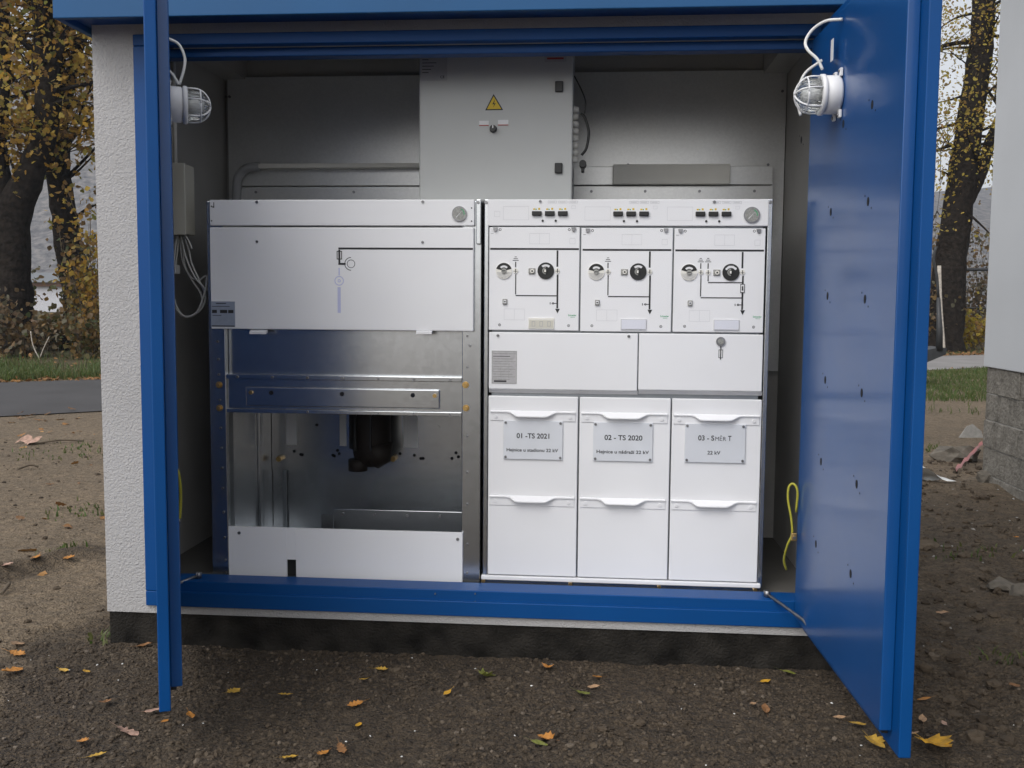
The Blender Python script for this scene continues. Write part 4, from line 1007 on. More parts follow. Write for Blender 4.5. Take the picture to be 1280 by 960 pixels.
FL = [  # px, py, size, kind, colour, label
 (1173, 938, .095, 'maple', 'gold', 'big yellow-orange maple leaf right of the foot of the right-angled door'),
 (1096, 930, .055, 'maple', 'yellow', 'yellow-green maple leaf just left of the foot of the right-angled door'),
 (1072, 904, .050, 'oval', 'yellow', 'narrow yellow leaf under the bottom edge of the right-angled door'),
 (1141, 917, .045, 'oval', 'tan', 'small tan leaf touching the right side of the right-angled door foot'),
 (1153, 900, .045, 'oval', 'tan', 'narrow pale leaf standing slightly up behind the right-angled door foot'),
 (1180, 908, .028, 'oval', 'pinkish', 'tiny pale leaf above the big maple leaf'),
 (1155, 874, .040, 'oval', 'orange', 'faded orange leaf right of the blue door, above the tiny pale leaf'),
 (957, 849, .040, 'oval', 'gold', 'bright golden leaf lying close to the plinth, left of the right-angled door'),
 (985, 839, .050, 'oval', 'green', 'slim green leaf lying against the plinth beside the right-angled door'),
 (957, 884, .050, 'oval', 'brown', 'rusty brown leaf below the bright golden leaf'),
 (1049, 895, .034, 'oval', 'tan', 'small tan leaf left of the narrow yellow leaf under the door'),
 (941, 879, .032, 'oval', 'tan', 'thin curled leaf left of the rusty brown leaf'),
 (610, 844, .055, 'maple', 'green', 'olive maple leaf at the foot of the plinth, below the middle of the kiosk'),
 (684, 837, .040, 'maple', 'orange', 'orange starry leaf by the plinth right of the olive maple leaf'),
 (729, 866, .055, 'oak', 'green', 'yellow-green oak leaf below the pair of tan leaves'),
 (747, 845, .038, 'oval', 'orange', 'upper orange leaf of the touching pair near the plinth'),
 (742, 855, .038, 'oval', 'tan', 'lower tan leaf of the touching pair near the plinth'),
 (681, 921, .045, 'maple', 'orange', 'reddish orange leaf touching a green leaf in the foreground'),
 (674, 929, .045, 'oval', 'green', 'greenish leaf touching a reddish orange leaf in the foreground'),
 (559, 867, .034, 'oval', 'gold', 'small golden leaf alone below the plinth, left of the olive maple leaf'),
 (477, 836, .040, 'oak', 'yellow', 'yellow leaf near the plinth below the open cubicle'),
 (454, 850, .032, 'oak', 'yellow', 'small yellow leaf below the yellow one near the plinth'),
 (448, 906, .036, 'oval', 'gold', 'bright yellow leaf in the foreground below the open cubicle'),
 (444, 880, .045, 'oak', 'orange', 'orange leaf above the bright yellow foreground leaf'),
 (427, 937, .050, 'oak', 'brown', 'reddish brown leaf at the lower edge of the foreground soil'),
 (403, 942, .046, 'oak', 'orange', 'orange leaf beside the reddish brown leaf in the foreground'),
 (361, 946, .050, 'oak', 'yellow', 'pale yellow leaf with dark spots in the foreground soil'),
 (357, 869, .042, 'oak', 'yellow', 'yellow leaf on dark soil right of two edge-on door foot leaves'),
 (292, 866, .052, 'oak', 'yellow', 'yellow leaf lying right of the edge-on blue door'),
 (238, 895, .046, 'oval', 'orange', 'orange leaf at the right side of the edge-on door foot'),
 (206, 902, .030, 'oval', 'orange', 'flat orange sliver right under the edge-on door foot'),
 (194, 891, .058, 'oval', 'pinkish', 'pale pinkish leaf touching the left side of the edge-on door foot'),
 (161, 911, .070, 'oak', 'pinkish', 'large pinkish tan oak leaf in front of the edge-on door'),
 (121, 942, .048, 'oak', 'yellow', 'yellow tan leaf in the near left corner of the soil'),
 (104, 925, .042, 'oak', 'orange', 'thin orange leaf above the yellow tan corner leaf'),
 (132, 880, .038, 'maple', 'brown', 'small brownish leaf left of the large pinkish oak leaf'),
 (108, 837, .042, 'oval', 'gold', 'golden leaf left of the kiosk corner on dark clods'),
 (80, 837, .048, 'oval', 'yellow', 'yellow leaf left of the golden leaf by the kiosk corner'),
 (22, 802, .085, 'oval', 'tan', 'big tan leaf on the sandy earth left of the kiosk'),
 (15, 840, .085, 'oak', 'orange', 'crumpled orange leaf at the left border of the sandy earth'),
 (22, 815, .060, 'oak', 'orange', 'orange leaf below the big tan leaf on the sandy earth'),
 (45, 705, .090, 'oak', 'orange', 'rusty leaf on the sandy mound left of the white wall'),
 (86, 702, .070, 'oak', 'orange', 'rusty orange leaf close beside the white kiosk wall'),
 (8, 715, .090, 'oak', 'pinkish', 'pale curled leaf at the far left of the sandy mound'),
 (180, 807, .055, 'oval', 'brown', 'brown leaf against the plinth left of the edge-on door'),
 (1155, 598, .05, 'oval', 'tan', 'tan leaf half hidden behind the right-angled door'),
 (1178, 766, .05, 'oval', 'tan', 'tan leaf on rough dirt right of the right-angled door'),
 (1270, 678, .05, 'oval', 'orange', 'orange leaf below the block plinth at the right border'),
 (1268, 862, .05, 'oval', 'brown', 'brown leaf at the right border of the dirt'),
]
for i, (px, py, size, kind, col, lab) in enumerate(FL):
    x, y = rz(px, py, .012)
    V, F = leaf_mesh(kind, size*1.15, .12+random.random()*.3, i)
    rot = Matrix.Rotation(random.uniform(0, 6.28), 4, 'Z') @ Matrix.Rotation(random.uniform(-.25, .25), 4, 'X') @ Matrix.Rotation(random.uniform(-.25, .25), 4, 'Y')
    z = gh(x, y)
    V = [(rot @ Vector(v)) + Vector((x, y, z+.012)) for v in V]
    o = raw_mesh('fallen_leaf', [v[:] for v in V], F, 'leaf_'+col, None, (x, y, z)); tag(o, lab, 'leaf', 'fallen leaves on the soil')

# ---------------------------------------------------------------- scattered leaf litter, grass
def leaf_cloud(P, size, nrm=None, seed=1, flat=False, shape='oak'):
    """many small lobed leaves: arrays for from_pydata"""
    g_ = np.random.default_rng(seed); n = len(P)
    half = np.array([(0, 0), (.16, .18), (.10, .34), (.26, .5), (.14, .66), (.18, .82), (0, 1.0)]) if shape == 'oak' else np.array([(0, 0), (.22, .3), (.26, .55), (.14, .8), (0, 1.0)])
    prof = np.concatenate([half, half[-2:0:-1]*np.array([-1, 1])])
    k = len(prof)
    a = g_.normal(size=(n, 3)); 
    if flat: a[:, 2] *= .25
    a /= np.linalg.norm(a, axis=1)[:, None]
    c = g_.normal(size=(n, 3))
    if flat: c = np.array([0, 0, 1.]) + .35*c
    bb = np.cross(a, c); bb /= np.linalg.norm(bb, axis=1)[:, None]
    cc = np.cross(a, bb)
    s = size*g_.uniform(.6, 1.3, n)
    V = P[:, None, :] + s[:, None, None]*(prof[None, :, 1:2]*a[:, None, :] + prof[None, :, 0:1]*1.5*bb[:, None, :] + (np.abs(prof[None, :, 0:1])*.5)*cc[:, None, :])
    F = np.arange(n*k).reshape(n, k)
    return V.reshape(-1, 3), F.tolist()
pts = []
while len(pts) < 6500:
    t = rng.uniform(-6, 45); o = rng.choice([rwt(t)+rng.normal(.1, .12), rwt(t)+rng.uniform(0, 5), rng.normal(-.1, .15), rwt(t)+rng.uniform(.1, 1.1)], p=[.42, .3, .04, .24])
    p = RP + RD*t + RNm*o; pts.append((p.x, p.y, gh(p.x, p.y, False)+.035))
for _ in range(150):
    x, y = rng.uniform(-7, -2), rng.uniform(.3, 7); pts.append((x, y, gh(x, y)+.012))
V, F = leaf_cloud(np.array(pts), .085, seed=3, flat=True); o = raw_mesh('leaf_litter', V, F, 'litter'); tag(o, 'orange brown leaf litter along the grassy road verge', 'leaf litter', kind='stuff')
def grass(name, spots, hgt, label):
    g_ = np.random.default_rng(9); n = len(spots); P = np.array(spots)
    a = g_.uniform(0, 2*math.pi, n); w = g_.uniform(.004, .008, n); h = hgt*g_.uniform(.5, 1.3, n)
    lean = g_.normal(0, .4, (n, 2))
    d = np.stack([np.cos(a)*w, np.sin(a)*w, np.zeros(n)], 1)
    mid = np.stack([lean[:, 0]*h*.3, lean[:, 1]*h*.3, h*.6], 1); tip = np.stack([lean[:, 0]*h, lean[:, 1]*h, h], 1)
    V = np.stack([P-d, P+d, P+mid+d*.7, P+mid-d*.7, P+tip], 1).reshape(-1, 3)
    F = []
    for i in range(n): k = i*5; F += [(k, k+1, k+2, k+3), (k+3, k+2, k+4)]
    o = raw_mesh(name, V, F, 'grass'); return tag(o, label, 'grass', kind='stuff')
sp = []
while len(sp) < 26000:
    t = rng.uniform(-5, 14); p = RP + RD*t + RNm*(rwt(t)+.25+abs(rng.normal(0, 1.5)))
    if noise.noise(Vector((p.x*.9, p.y*.9, 0))) > -.15 + .2*rng.normal(): sp.append((p.x, p.y, gh(p.x, p.y, False)))
grass('verge_grass', sp, .16, 'short green grass on the verge beyond the road')
sp = []
while len(sp) < 22000:
    x, y = rng.uniform(2.5, 9.5), rng.uniform(8.5, 18)
    d = road_d(x, y)
    if d > -.25: continue
    if y < 10.2 and rng.uniform() > .25*max(0, noise.noise(Vector((x*1.2, y*1.2, 5)))+.3): continue
    sp.append((x, y, gh(x, y, False)))
for _ in range(3500):
    t = rng.uniform(14, 34); p = RP + RD*t + RNm*(rwt(t)+.2+abs(rng.normal(0, 1.2))); sp.append((p.x, p.y, gh(p.x, p.y, False)))
grass('lawn_grass', sp, .075, 'green grass strip between the dirt and the paved path')
sp = []
for cx_, cy_, n, s in [(*rz(75, 692, 0), 40, .05), (*rz(1255, 830, 0), 22, .05), (*rz(110, 640, 0), 60, .12), (*rz(95, 565, 0), 160, .3), (*rz(1150, 560, 0), 120, .12), (*rz(130, 800, 0), 25, .04), (*rz(1210, 695, 0), 40, .10)]:
    for _ in range(n): x, y = cx_+rng.normal(0, s), cy_+rng.normal(0, s); sp.append((x, y, gh(x, y)-.005))
grass('weed_tufts', sp, .035, 'sparse weed tufts growing out of the bare earth')

# ================================================================== NEIGHBOUR HOUSE, right
nx0, ny1 = 2.855, 4.05
nb = thing('neighbour_house', 'white rendered house on a grey split-face block plinth at the right border', 'house', (nx0+2, 1, 0))
b = MB(); b.box(nx0-.018, nx0+5, -3, ny1+.018, .850, 4.6, 'wall2', .006); b.build('wall', nb)
zs = [-.14, .062, .262, .462, .656, .848]
b = MB(); rr = random.Random(3)
for c in range(5):
    y = ny1; k = 0
    while y > -3:
        L_ = .40 if not (k == 0 and c % 2 == 0) else .20
        y0 = max(-3, y-L_)
        j = rr.uniform(-.006, .004)
        b.box(nx0+j, nx0+.18, y0+.004, y-.0035, zs[c]+.004, zs[c+1]-.004, 'block', .004)
        y = y0; k += 1
b.box(nx0+.007, nx0+4.9, -3, ny1-.012, -.3, .849, 'mortar')
# subdivide the split faces lightly
b.build('block_plinth', nb)
b = MB(); b.box(nx0-.5, nx0+5.5, -3.5, ny1+.5, 4.6, 4.75, 'farbrown'); b.build('roof', nb)

# stones and litter on the right
def stone(px, py, sx, sy, sz, seed, label, zb=0, mat='stone', name='stone', rz_=0.3):
    x, y = rz(px, py, zb); z = gh(x, y)
    V = lump(1, seed)*np.array([sx, sy, sz]); c, s = math.cos(rz_), math.sin(rz_)
    V = np.stack([c*V[:, 0]-s*V[:, 1], s*V[:, 0]+c*V[:, 1], V[:, 2]], 1)+np.array([x, y, z+sz*.45])
    o = raw_mesh(name, V, icf, mat, None, (x, y, z)); return tag(o, label, 'stone')
stone(1197, 576, .19, .14, .09, 4, 'large rounded grey stone left of the block plinth')
stone(1233, 604, .07, .06, .06, 5, 'small grey stone below the lowest plinth block')
stone(1150, 684, .11, .05, .035, 8, 'flat brown-grey stone sticking out from behind the right-angled door', mat='twig')
stone(1252, 742, .07, .06, .03, 9, 'half buried round stone in the rough dirt at the right')
stone(1275, 748, .05, .05, .03, 12, 'small dark stone beside the half buried round stone')
x, y = rz(1214, 548, 0); b = MB(); z = gh(x, y)
b.prism([(x-.13, z-.03), (x+.12, z-.03), (x+.10, z+.06), (x+.02, z+.13), (x-.03, z+.11)], 'y', y, y+.03, 'mortar'); b.xf(Matrix.Translation((x, y, z)) @ Matrix.Rotation(R(-14), 4, 'X') @ Matrix.Translation((-x, -y, -z))); o = b.build('concrete_shard', None, at=(x, y, z)); tag(o, 'pale upright concrete shard behind the large rounded stone', 'shard')
x, y = rz(1199, 590, 0); z = gh(x, y); x2, y2 = rz(1226, 574, 0)
P0 = Vector((x-.07, y-.12, z+.02)); P1 = Vector((x2, y2, z+.12)); prev = None; b = MB()
for i in range(13):
    t = i/12; p = P0.lerp(P1, t) + Vector((0, .012*math.sin(i*1.9), .008*math.sin(i*2.3))); w = .018+.006*math.sin(i*1.7)
    row = [b.bm.verts.new(p+Vector((0, w, .01*math.sin(i)))), b.bm.verts.new(p+Vector((0, 0, .03))), b.bm.verts.new(p+Vector((0, -w, 0)))]
    if prev: b.face([prev[0], row[0], row[1], prev[1]], 'plastic_pink'); b.face([prev[1], row[1], row[2], prev[2]], 'plastic_pink')
    prev = row
o = b.build('plastic_strip', None, at=(x, y, z), smooth=True); tag(o, 'crumpled pink plastic strip beside the block plinth', 'litter')
x, y = rz(1152, 605, 0); z = gh(x, y); b = MB(); gv = {}
for i in range(9):
    for j in range(6):
        u, v = i/8, j/5; gv[i, j] = b.bm.verts.new((x-.05+.26*u*(1-.75*v*u), y-.10+.22*v, z+.01+.11*(1-u)*math.sin(1.2+2*v)+.018*math.sin(7*u+5*v)))
for i in range(8):
    for j in range(5): b.face([gv[i, j], gv[i+1, j], gv[i+1, j+1], gv[i, j+1]], 'plastic_white')
o = b.build('plastic_bag', None, at=(x, y, z), smooth=True); tag(o, 'torn white plastic bag lying behind the right-angled door edge', 'litter')
# dry sticks on the left dirt
for (a, c2), lab in ((((22, 586), (48, 583)), 'dark twig on the sandy earth left of the white wall'), (((40, 555), (105, 551)), 'long thin twig on the sandy earth near the road'), (((2, 738), (10, 728)), 'pale bent twig at the left border of the sandy mound')):
    xa, ya_ = rz(*a, .02); xb, yb_ = rz(*c2, .02); b = MB(); b.tube(bez([(xa, ya_, gh(xa, ya_)+.012), ((xa+xb)/2, (ya_+yb_)/2+.03, gh(xa, ya_)+.03), (xb, yb_, gh(xb, yb_)+.012)], 10), .008, 'twig', 6)
    o = b.build('twig', None, at=(xa, ya_, gh(xa, ya_))); tag(o, lab, 'twig')
x, y = rz(20, 556, 0); z = gh(x, y); b = MB(); prev = None
for i in range(7):
    row = [b.bm.verts.new((x+.02+.20*i/6, y+.05*math.sin(i)+s*.06, z+.02+.035*math.sin(i*1.4)*(1 if s else .2)*.6+.02*s)) for s in (-1, 0, 1)]
    if prev: b.face([prev[0], row[0], row[1], prev[1]], 'leaf_pinkish'); b.face([prev[1], row[1], row[2], prev[2]], 'leaf_pinkish')
    prev = row
o = b.build('crumpled_leaf', None, at=(x, y, z), smooth=True); tag(o, 'big crumpled pale leaf on the sandy earth near the road', 'leaf')

# ================================================================== TREES
def trunkpath(pix, Y, rads):
    return [Vector((ry(px, py, yy)[0], yy, ry(px, py, yy)[1])) for (px, py), yy in zip(pix, Y)], rads
def limb(b, P, rad, mat='bark', seg=14, rough=.10, n=40):
    C = bez(P, n); m_ = len(C); rs = []
    for i in range(m_):
        t = i/(m_-1)*(len(rad)-1); k = min(int(t), len(rad)-2); rs.append(rad[k]+(rad[k+1]-rad[k])*(t-k))
    v0 = len(b.bm.verts); b.tube(C, rs, mat, seg)
    b.bm.verts.ensure_lookup_table()
    for i in range(v0, len(b.bm.verts)):
        v = b.bm.verts[i]; rr_ = rs[min((i-v0)//seg, m_-1)]
        d = noise.noise(v.co*3.1)+.6*noise.noise(v.co*9)
        c = C[min((i-v0)//seg, m_-1)]; v.co += (v.co-c)*rough*d*1.6
    return C
def tree(name, label, limbs, twigs, nleaf, lsize, mat, seed, zbase, group, extra=None, clump=.33):
    """limbs: list of (points, radii); twigs: count per limb; crown leaves hang in clumps on the twigs"""
    rr = random.Random(seed); root = limbs[0][0][0]
    t = thing(name, label, 'tree', (root.x, root.y, zbase), group)
    b = MB(); ends = []
    for li, (P, rad) in enumerate(limbs):
        C = limb(b, P, rad)
        for k in range(twigs[li]):
            i = rr.randint(int(len(C)*.35), len(C)-1); p = C[i]
            d = Vector((rr.uniform(-1, 1), rr.uniform(-1, .7), rr.uniform(-.35, .9))).normalized(); L_ = rr.uniform(.9, 2.6)
            q1 = p + d*L_*.5 + Vector((0, 0, rr.uniform(-.1, .25))); q2 = p + d*L_ + Vector((rr.uniform(-.3, .3), 0, rr.uniform(-.4, .3)))
            r0 = min(.05, rad[-1]*.6)
            b.tube(bez([p, q1, q2], 8), [r0*(1-.11*j) for j in range(9)][:len(bez([p, q1, q2], 8))], 'bark', 5)
            ends += [q1, q2, (q1+q2)/2]
            for s_ in range(2):
                q3 = q2 + Vector((rr.uniform(-.8, .8), rr.uniform(-.8, .8), rr.uniform(-.7, .5))); b.tube([q1.lerp(q2, .6), q3], [.014, .005], 'bark', 4); ends += [q3, q1.lerp(q3, .6)]
    b.build('trunk', t)
    if extra: ends += extra
    g_ = np.random.default_rng(seed); E = np.array([e[:] for e in ends])
    w = g_.uniform(.15, 1, len(E))**2; idx = g_.choice(len(E), nleaf, p=w/w.sum())
    P = E[idx] + g_.normal(0, clump, (nleaf, 3))*np.array([1, 1, .75])
    P = P[P[:, 2] > zbase+.15]
    V, F = leaf_cloud(P, lsize, seed=seed)
    raw_mesh('crown', V, F, mat, t)
    return t
Yt = 16.5
A, ra = trunkpath([(14, 452), (16, 400), (14, 330), (18, 262), (40, 215), (58, 150), (58, 80), (52, 0), (40, -120), (20, -260)], [Yt]*10, [.54, .43, .37, .35, .27, .26, .23, .21, .16, .08])
A2, ra2 = trunkpath([(15, 290), (2, 235), (-4, 180), (2, 100), (4, 40), (-6, -60), (-30, -200)], [Yt]*7, [.32, .25, .21, .17, .16, .13, .06])
A3, ra3 = trunkpath([(54, 85), (40, 62), (20, 45), (2, 35), (-20, 10)], [Yt]*5, [.09, .075, .06, .045, .03])
A4, ra4 = trunkpath([(58, 110), (72, 70), (86, 40), (110, 15), (150, -30)], [Yt, Yt, Yt+.2, Yt+.4, Yt+1], [.14, .12, .10, .08, .04])
zt = gh(A[0].x, A[0].y, False)
A[0].z = zt-.25
tree('oak_tree', 'forked dark oak at the left border, its limb leaning right', [(A, ra), (A2, ra2), (A3, ra3), (A4, ra4)], [34, 18, 8, 16], 5600, .135, 'oakleaf', 4, zt, 'oaks along the road')
Yb = 18.2
B1, rb1 = trunkpath([(101, 450), (100, 395), (90, 330), (80, 270), (72, 205), (70, 150), (66, 60), (70, -40), (90, -220)], [Yb]*9, [.50, .36, .30, .27, .27, .27, .24, .20, .08])
B2, rb2 = trunkpath([(71, 150), (84, 112), (96, 66), (112, 30), (140, -30)], [Yb]*5, [.16, .15, .12, .09, .05])
B3, rb3 = trunkpath([(74, 190), (92, 170), (103, 158), (125, 140)], [Yb, Yb-.2, Yb-.4, Yb-.6], [.08, .06, .045, .02])
zt = gh(B1[0].x, B1[0].y, False); B1[0].z = zt-.25
tree('oak_tree', 'slimmer oak between the forked oak and the kiosk wall', [(B1, rb1), (B2, rb2), (B3, rb3)], [34, 18, 10], 5000, .135, 'oakleaf', 8, zt, 'oaks along the road')
Yc2 = 24.5
C1, rc1 = trunkpath([(1179, 452), (1182, 400), (1189, 320), (1201, 240), (1212, 150), (1226, 60), (1229, -20), (1223, -140), (1207, -300)], [Yc2]*9, [.60, .47, .42, .38, .34, .30, .27, .21, .10])
C2, rc2 = trunkpath([(1203, 262), (1226, 215), (1240, 170), (1262, 120)], [Yc2]*4, [.20, .17, .14, .08])
C3, rc3 = trunkpath([(1222, 52), (1196, 54), (1178, 58), (1150, 72), (1120, 80)], [Yc2]*5, [.07, .06, .05, .04, .02])
C4, rc4 = trunkpath([(1205, 188), (1190, 182), (1176, 186), (1155, 190)], [Yc2]*4, [.05, .04, .035, .02])
zt = gh(C1[0].x, C1[0].y, False); C1[0].z = zt-.25
ext = []
for px, py, n_ in ((1215, 120, 10), (1190, 95, 6), (1235, 95, 5), (1225, 200, 5), (1165, 130, 5), (1180, 160, 5), (1175, 30, 5), (1170, 210, 4), (1232, 150, 5), (1160, 90, 4)):
    for _ in range(n_):
        yy = Yc2-.3+rng.normal(0, .5); x, z = ry(px+rng.normal(0, 9), py+rng.normal(0, 9), yy); ext.append(Vector((x, yy, z)))
tree('oak_tree', 'single leaning oak beyond the path, right of the right-angled door', [(C1, rc1), (C2, rc2), (C3, rc3), (C4, rc4)], [30, 10, 10, 9], 5600, .09, 'yellowleaf', 15, zt, 'oaks along the road', ext, .27)

# shrubs and saplings in the undergrowth
def shrub(name, label, x, y, w, h, nstem, nleaf, lsize, mat, seed, group, cat='shrub'):
    rr = random.Random(seed); z = gh(x, y, False)
    t = thing(name, label, cat, (x, y, z), group); b = MB(); ends = []
    for i in range(nstem):
        a = rr.uniform(0, 6.28); d = Vector((math.cos(a)*rr.uniform(.2, 1)*w*.5, math.sin(a)*rr.uniform(.2, 1)*w*.4, h*rr.uniform(.6, 1)))
        p0 = Vector((x+rr.uniform(-.12, .12)*w, y+rr.uniform(-.1, .1)*w, z-.05)); P = bez([p0, p0+d*.45+Vector((rr.uniform(-.1, .1), 0, .1)), p0+d], 8)
        b.tube(P, [.016*(1-.1*j) for j in range(len(P))], 'twig', 5); ends += P[2:]
        for _ in range(3):
            q0 = P[rr.randint(2, len(P)-1)]; q1 = q0+Vector((rr.uniform(-.4, .4)*w*.5, rr.uniform(-.3, .3), rr.uniform(.0, .4)*h*.5)); b.tube([q0, q1], [.007, .003], 'twig', 4); ends.append(q1)
    b.build('stem', t)
    E = np.array([e[:] for e in ends]); g_ = np.random.default_rng(seed); w_ = g_.uniform(.1, 1, len(E))**2
    P = E[g_.choice(len(E), nleaf, p=w_/w_.sum())]+g_.normal(0, .16, (nleaf, 3)); P = P[P[:, 2] > z+.02]
    V, F = leaf_cloud(P, lsize, seed=seed, shape='oval'); raw_mesh('foliage', V, F, mat, t); return t
SH = [ # px centre at ground, Y, width, height, leaves, mat, label
 (6, 19.2, 1.6, 2.4, 800, 'shrubleaf', 'tall brown-green shrub at the left border behind the forked oak'),
 (40, 15.4, 1.4, .75, 420, 'brownleaf', 'low withered shrub between the two left oaks'),
 (64, 17.6, 1.2, .8, 300, 'shrubleaf', 'thin green shrub below the white far building'),
 (98, 16.6, 1.0, 2.3, 600, 'shrubleaf', 'upright orange-green shrub growing at the slimmer oak'),
 (120, 16.2, 1.2, 3.0, 800, 'oakleaf', 'tall orange sapling beside the white kiosk wall'),
 (112, 14.9, 1.3, .9, 480, 'shrubleaf', 'small leafy shrub at the verge next to the kiosk wall'),
 (-8, 15.0, 1.0, 1.4, 400, 'brownleaf', 'withered shrub at the very left in front of the forked oak'),
]
for i, (px, Y, w, h, nl, mt_, lab) in enumerate(SH):
    x, _ = ry(px, 430, Y); shrub('undergrowth_shrub', lab, x, Y, w, h, 9, nl, .12, mt_, 30+i, 'shrubs below the left oaks')
b = MB(); x, z = ry(50, 448, 14.6); z = gh(x, 14.6, False)
b.tube(bez([(x, 14.6, z), (x-.13, 14.6, z+.28), (x-.17, 14.6, z+.55)], 10), .011, 'pale_wood', 6); b.tube(bez([(x, 14.6, z+.05), (x+.09, 14.6, z+.25), (x+.2, 14.6, z+.45)], 10), .009, 'pale_wood', 6)
o = b.build('bare_sapling', None, at=(x, 14.6, z)); tag(o, 'pale forked bare sapling standing in the verge', 'sapling')
SR = [(1168, 24.6, 2.0, 1.6, 520, 'brownleaf', 'withered shrub left of the leaning oak'), (1224, 25.2, 1.6, 1.2, 520, 'yellowleaf', 'low yellow-leaved shrub right of the leaning oak'),
      (1150, 25.2, 2.2, 3.4, 560, 'brownleaf', 'tall thin withered shrub behind the blue door edge'), (1238, 28.6, 2.4, 4.2, 560, 'brownleaf', 'tall thin withered shrub behind the wire fence'), (1212, 29.0, 2.4, 3.4, 420, 'brownleaf', 'mid-height withered shrub seen through the wire fence'),(1180, 29.5, 2.6, 4.4, 600, 'brownleaf', 'high withered thicket shrub behind the leaning oak trunk')]
for i, (px, Y, w, h, nl, mt_, lab) in enumerate(SR):
    x, _ = ry(px, 430, Y); shrub('undergrowth_shrub', lab, x, Y, w, h, 10, nl, .13, mt_, 60+i, 'shrubs along the wire fence')
# wire fence
fy = 27.6; fa, fb = ry(1105, 400, fy)[0], ry(1300, 400, fy)[0]
fn = thing('wire_fence', 'dark wire mesh fence with two rails behind the leaning oak', 'fence', ((fa+fb)/2, fy, gh((fa+fb)/2, fy, False)))
ztop_, zmid = ry(1215, 337, fy)[1], ry(1215, 385, fy)[1]
b = MB(); b.tube([(fa, fy, ztop_), (fb, fy, ztop_)], .045, 'iron', 8); b.build('top_rail', fn)
b = MB(); b.tube([(fa, fy, zmid), (fb, fy, zmid)], .022, 'iron', 8); b.build('middle_rail', fn)
for i in range(5):
    x = fa+(fb-fa)*i/4; b = MB(); b.tube([(x, fy+.06, gh(x, fy, False)-.1), (x, fy+.06, ztop_+.05)], .04, 'iron', 8); b.build('post', fn)
b = MB(); s = .16
zb_ = gh(fa, fy, False)
nn = int((fb-fa)/s)
for i in range(nn):
    x = fa+i*s; b.tube([(x, fy, zb_), (x, fy, ztop_)], .004, 'iron', 4, cap=False)
k = 0
while zb_+k*s < ztop_: b.tube([(fa, fy, zb_+k*s), (fb, fy, zb_+k*s)], .004, 'iron', 4, cap=False); k += 1
b.build('wire_mesh', fn)
# trailer end and pale pole by the path
ty = 12.5
def tq(px, py, Y=ty): x, z = ry(px, py, Y); return (x, Y, z)
tr = thing('handcart', 'dark metal cart end with an upright bar jutting out behind the blue door', 'cart', (tq(1150, 450)[0], ty, 0))
b = MB(); P = [tq(1130, 440), tq(1150, 452), tq(1158, 453), tq(1182, 443), tq(1183, 435), tq(1176, 434), tq(1160, 437), tq(1130, 432)]
b.prism([(p[0], p[2]) for p in P], 'y', ty-.02, ty+.5, 'iron'); b.build('tray', tr)
b = MB(); a, c2 = tq(1174, 438), tq(1173, 372); b.tube([a, tq(1174.5, 415), c2], [.055, .05, .03], 'iron', 8); b.tube(bez([c2, tq(1171, 345), tq(1167, 325), tq(1170, 308)], 10), .022, 'iron', 6); b.build('upright_bar', tr)
b = MB(); a = tq(1140, 452); b.tube([(a[0], ty+.25, .16), (a[0], ty+.33, .16)], .16, 'rubber', 24); b.build('wheel', tr)
b = MB(); b.box(a[0]-.03, a[0]+.03, ty+.27, ty+.31, .16, .62, 'iron'); b.build('leg', tr)
b = MB(); pp = [tq(1179.5, 444, 23.6), tq(1179, 428, 23.6), tq(1175.5, 380, 23.6), tq(1174, 332, 23.6)]; pp[0] = (pp[0][0], pp[0][1], gh(pp[0][0], 23.6, False)-.05)
b.tube(bez(pp, 16), .05, 'pale_wood', 8); o = b.build('wooden_pole', None, at=pp[0]); tag(o, 'pale weathered wooden pole standing upright beside the dark cart end', 'pole')

# far building, red roof, hills
fY = 75
def fq(px, py): return ry(px, py, fY)
x0, z1 = fq(-40, 346); x1, z0 = fq(96, 386)
fbd = thing('far_building', 'low white building with grey roof far behind the left oaks', 'building', ((x0+x1)/2, fY+4, 0))
zm1, zm2 = fq(50, 353)[1], fq(50, 358)[1]
b = MB(); b.box(x0, x1, fY, fY+8, -1, zm2, 'farwhite'); b.build('wall', fbd)
b = MB(); b.box(x0-.3, x1+.3, fY-.3, fY+8.3, zm2, zm1, 'farbrown'); b.build('fascia', fbd)
b = MB(); b.prism([(fY-.6, zm1), (fY+8.6, zm1), (fY+4, zm1+.9)], 'x', x0-.5, x1-1.0, 'farroof'); b.build('roof', fbd)
rY = 48; x0, z1 = ry(40, 388, rY); x1, z0 = ry(150, 410, rY)
rb_ = thing('red_shed', 'low shed with dull red tiled roof in front of the far white building', 'shed', ((x0+x1)/2, rY+2, 0))
b = MB(); b.prism([(rY, z0-.3), (rY+5, z1), (rY+10, z0-.3)], 'x', x0, x1, 'farred'); b.build('roof', rb_)
b = MB(); b.box(x0+.3, x1-.3, rY+.4, rY+9.6, -1, z0-.33, 'farbrown'); b.build('wall', rb_)
def hillrange(name, Y0, depth, prof, xr, seed):
    V = []; F = []; nxh, nyh = 150, 26
    for j in range(nyh):
        for i in range(nxh):
            x = xr[0]+(xr[1]-xr[0])*i/(nxh-1); t = j/(nyh-1); y = Y0+depth*t
            h = prof(x)*math.sin(t*math.pi/2)**1.1
            V.append((x, y, -2+h*(1+.12*noise.noise(Vector((x*.02, y*.02, seed))))+.02*h*noise.noise(Vector((x*.15, y*.15, seed)))+2.2*abs(noise.noise(Vector((x*.35, y*.35, seed))))))
    for j in range(nyh-1):
        for i in range(nxh-1): k = j*nxh+i; F.append((k, k+1, k+nxh+1, k+nxh))
    o = raw_mesh(name, V, F, 'hill'); o['kind'] = 'structure'
    for p in o.data.polygons: p.use_smooth = True
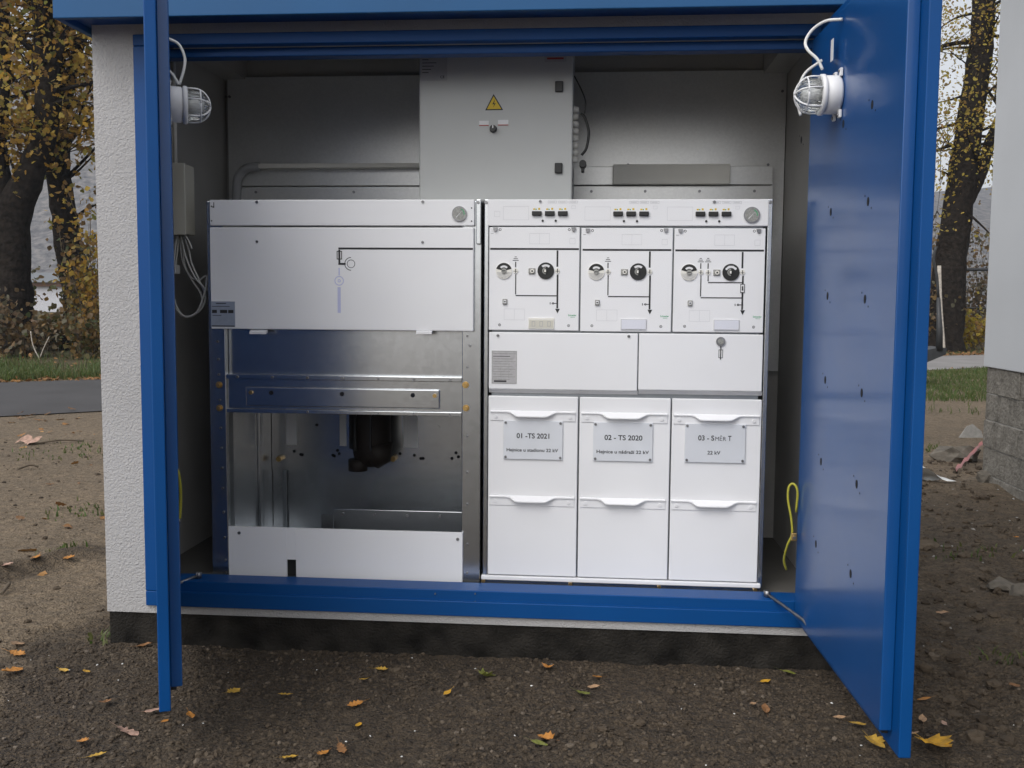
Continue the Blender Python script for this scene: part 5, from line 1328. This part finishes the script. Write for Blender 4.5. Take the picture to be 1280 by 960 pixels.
hillrange('hills', 150, 260, lambda x: 92 if x < -60 else 92-50*soft(-60, 120, x), (-520, 420), 2)

# ================================================================== AIR, SKY, LIGHT
HAZE = 0.0007
if HAZE > 0:
    b = MB(); b.box(-560, 560, -70, 440, -6, 130, 'plaster'); hz = b.build('haze', None); hz.data.materials.clear()
    mt = bpy.data.materials.new('air'); mt.use_nodes = True; nt = mt.node_tree; nt.nodes.remove(nt.nodes['Principled BSDF'])
    pv = nt.nodes.new('ShaderNodeVolumePrincipled'); pv.inputs['Color'].default_value = (.72, .83, 1, 1); pv.inputs['Density'].default_value = HAZE; pv.inputs['Anisotropy'].default_value = .2
    nt.links.new(pv.outputs[0], nt.nodes['Material Output'].inputs['Volume']); hz.data.materials.append(mt); hz['kind'] = 'stuff'; hz['label'] = 'thin autumn haze over the valley'; hz['category'] = 'haze'
W = bpy.data.worlds.new('World'); SC.world = W; W.use_nodes = True; nt = W.node_tree
sky = nt.nodes.new('ShaderNodeTexSky'); sky.sky_type = 'NISHITA'; sky.sun_disc = False
SUN_EL, SUN_AZ = R(50), R(212)          # azimuth clockwise from +Y
sky.sun_elevation = SUN_EL; sky.sun_rotation = SUN_AZ; sky.air_density = 1; sky.dust_density = 4
hs = nt.nodes.new('ShaderNodeHueSaturation'); hs.inputs['Saturation'].default_value = 0.15
nt.links.new(sky.outputs[0], hs.inputs['Color'])
# overcast: the cloud deck is brighter overhead than towards the horizon
tc = nt.nodes.new('ShaderNodeTexCoord'); sx = nt.nodes.new('ShaderNodeSeparateXYZ'); nt.links.new(tc.outputs['Generated'], sx.inputs[0])
mr = nt.nodes.new('ShaderNodeMapRange'); mr.inputs['From Min'].default_value = 0; mr.inputs['From Max'].default_value = 1; mr.inputs['To Min'].default_value = 1.35; mr.inputs['To Max'].default_value = 1.3
nt.links.new(sx.outputs['Z'], mr.inputs['Value'])
mu = nt.nodes.new('ShaderNodeMix'); mu.data_type = 'RGBA'; mu.blend_type = 'MULTIPLY'; mu.inputs['Factor'].default_value = 1
nt.links.new(hs.outputs[0], mu.inputs['A']); nt.links.new(mr.outputs[0], mu.inputs['B'])
bg = nt.nodes['Background']; nt.links.new(mu.outputs['Result'], bg.inputs['Color']); bg.inputs['Strength'].default_value = 0.15
sl = bpy.data.lights.new('sun', 'SUN'); sl.energy = 0.5; sl.angle = R(110); sl.color = (1, .95, .88)
so = bpy.data.objects.new('sun', sl); COL.objects.link(so)
sd = Vector((math.sin(SUN_AZ)*math.cos(SUN_EL), math.cos(SUN_AZ)*math.cos(SUN_EL), math.sin(SUN_EL)))
so.rotation_euler = sd.to_track_quat('Z', 'Y').to_euler(); so.location = (0, -20, 30)
VS = SC.view_settings; VS.view_transform = 'Standard'; VS.look = 'None'; VS.gamma = 1; VS.use_curve_mapping = False; VS.exposure = 0.1
SC.render.resolution_x, SC.render.resolution_y = 1024, 768
SC.cycles.use_denoising = True
SC.cycles.max_bounces = 8; SC.cycles.volume_bounces = 0
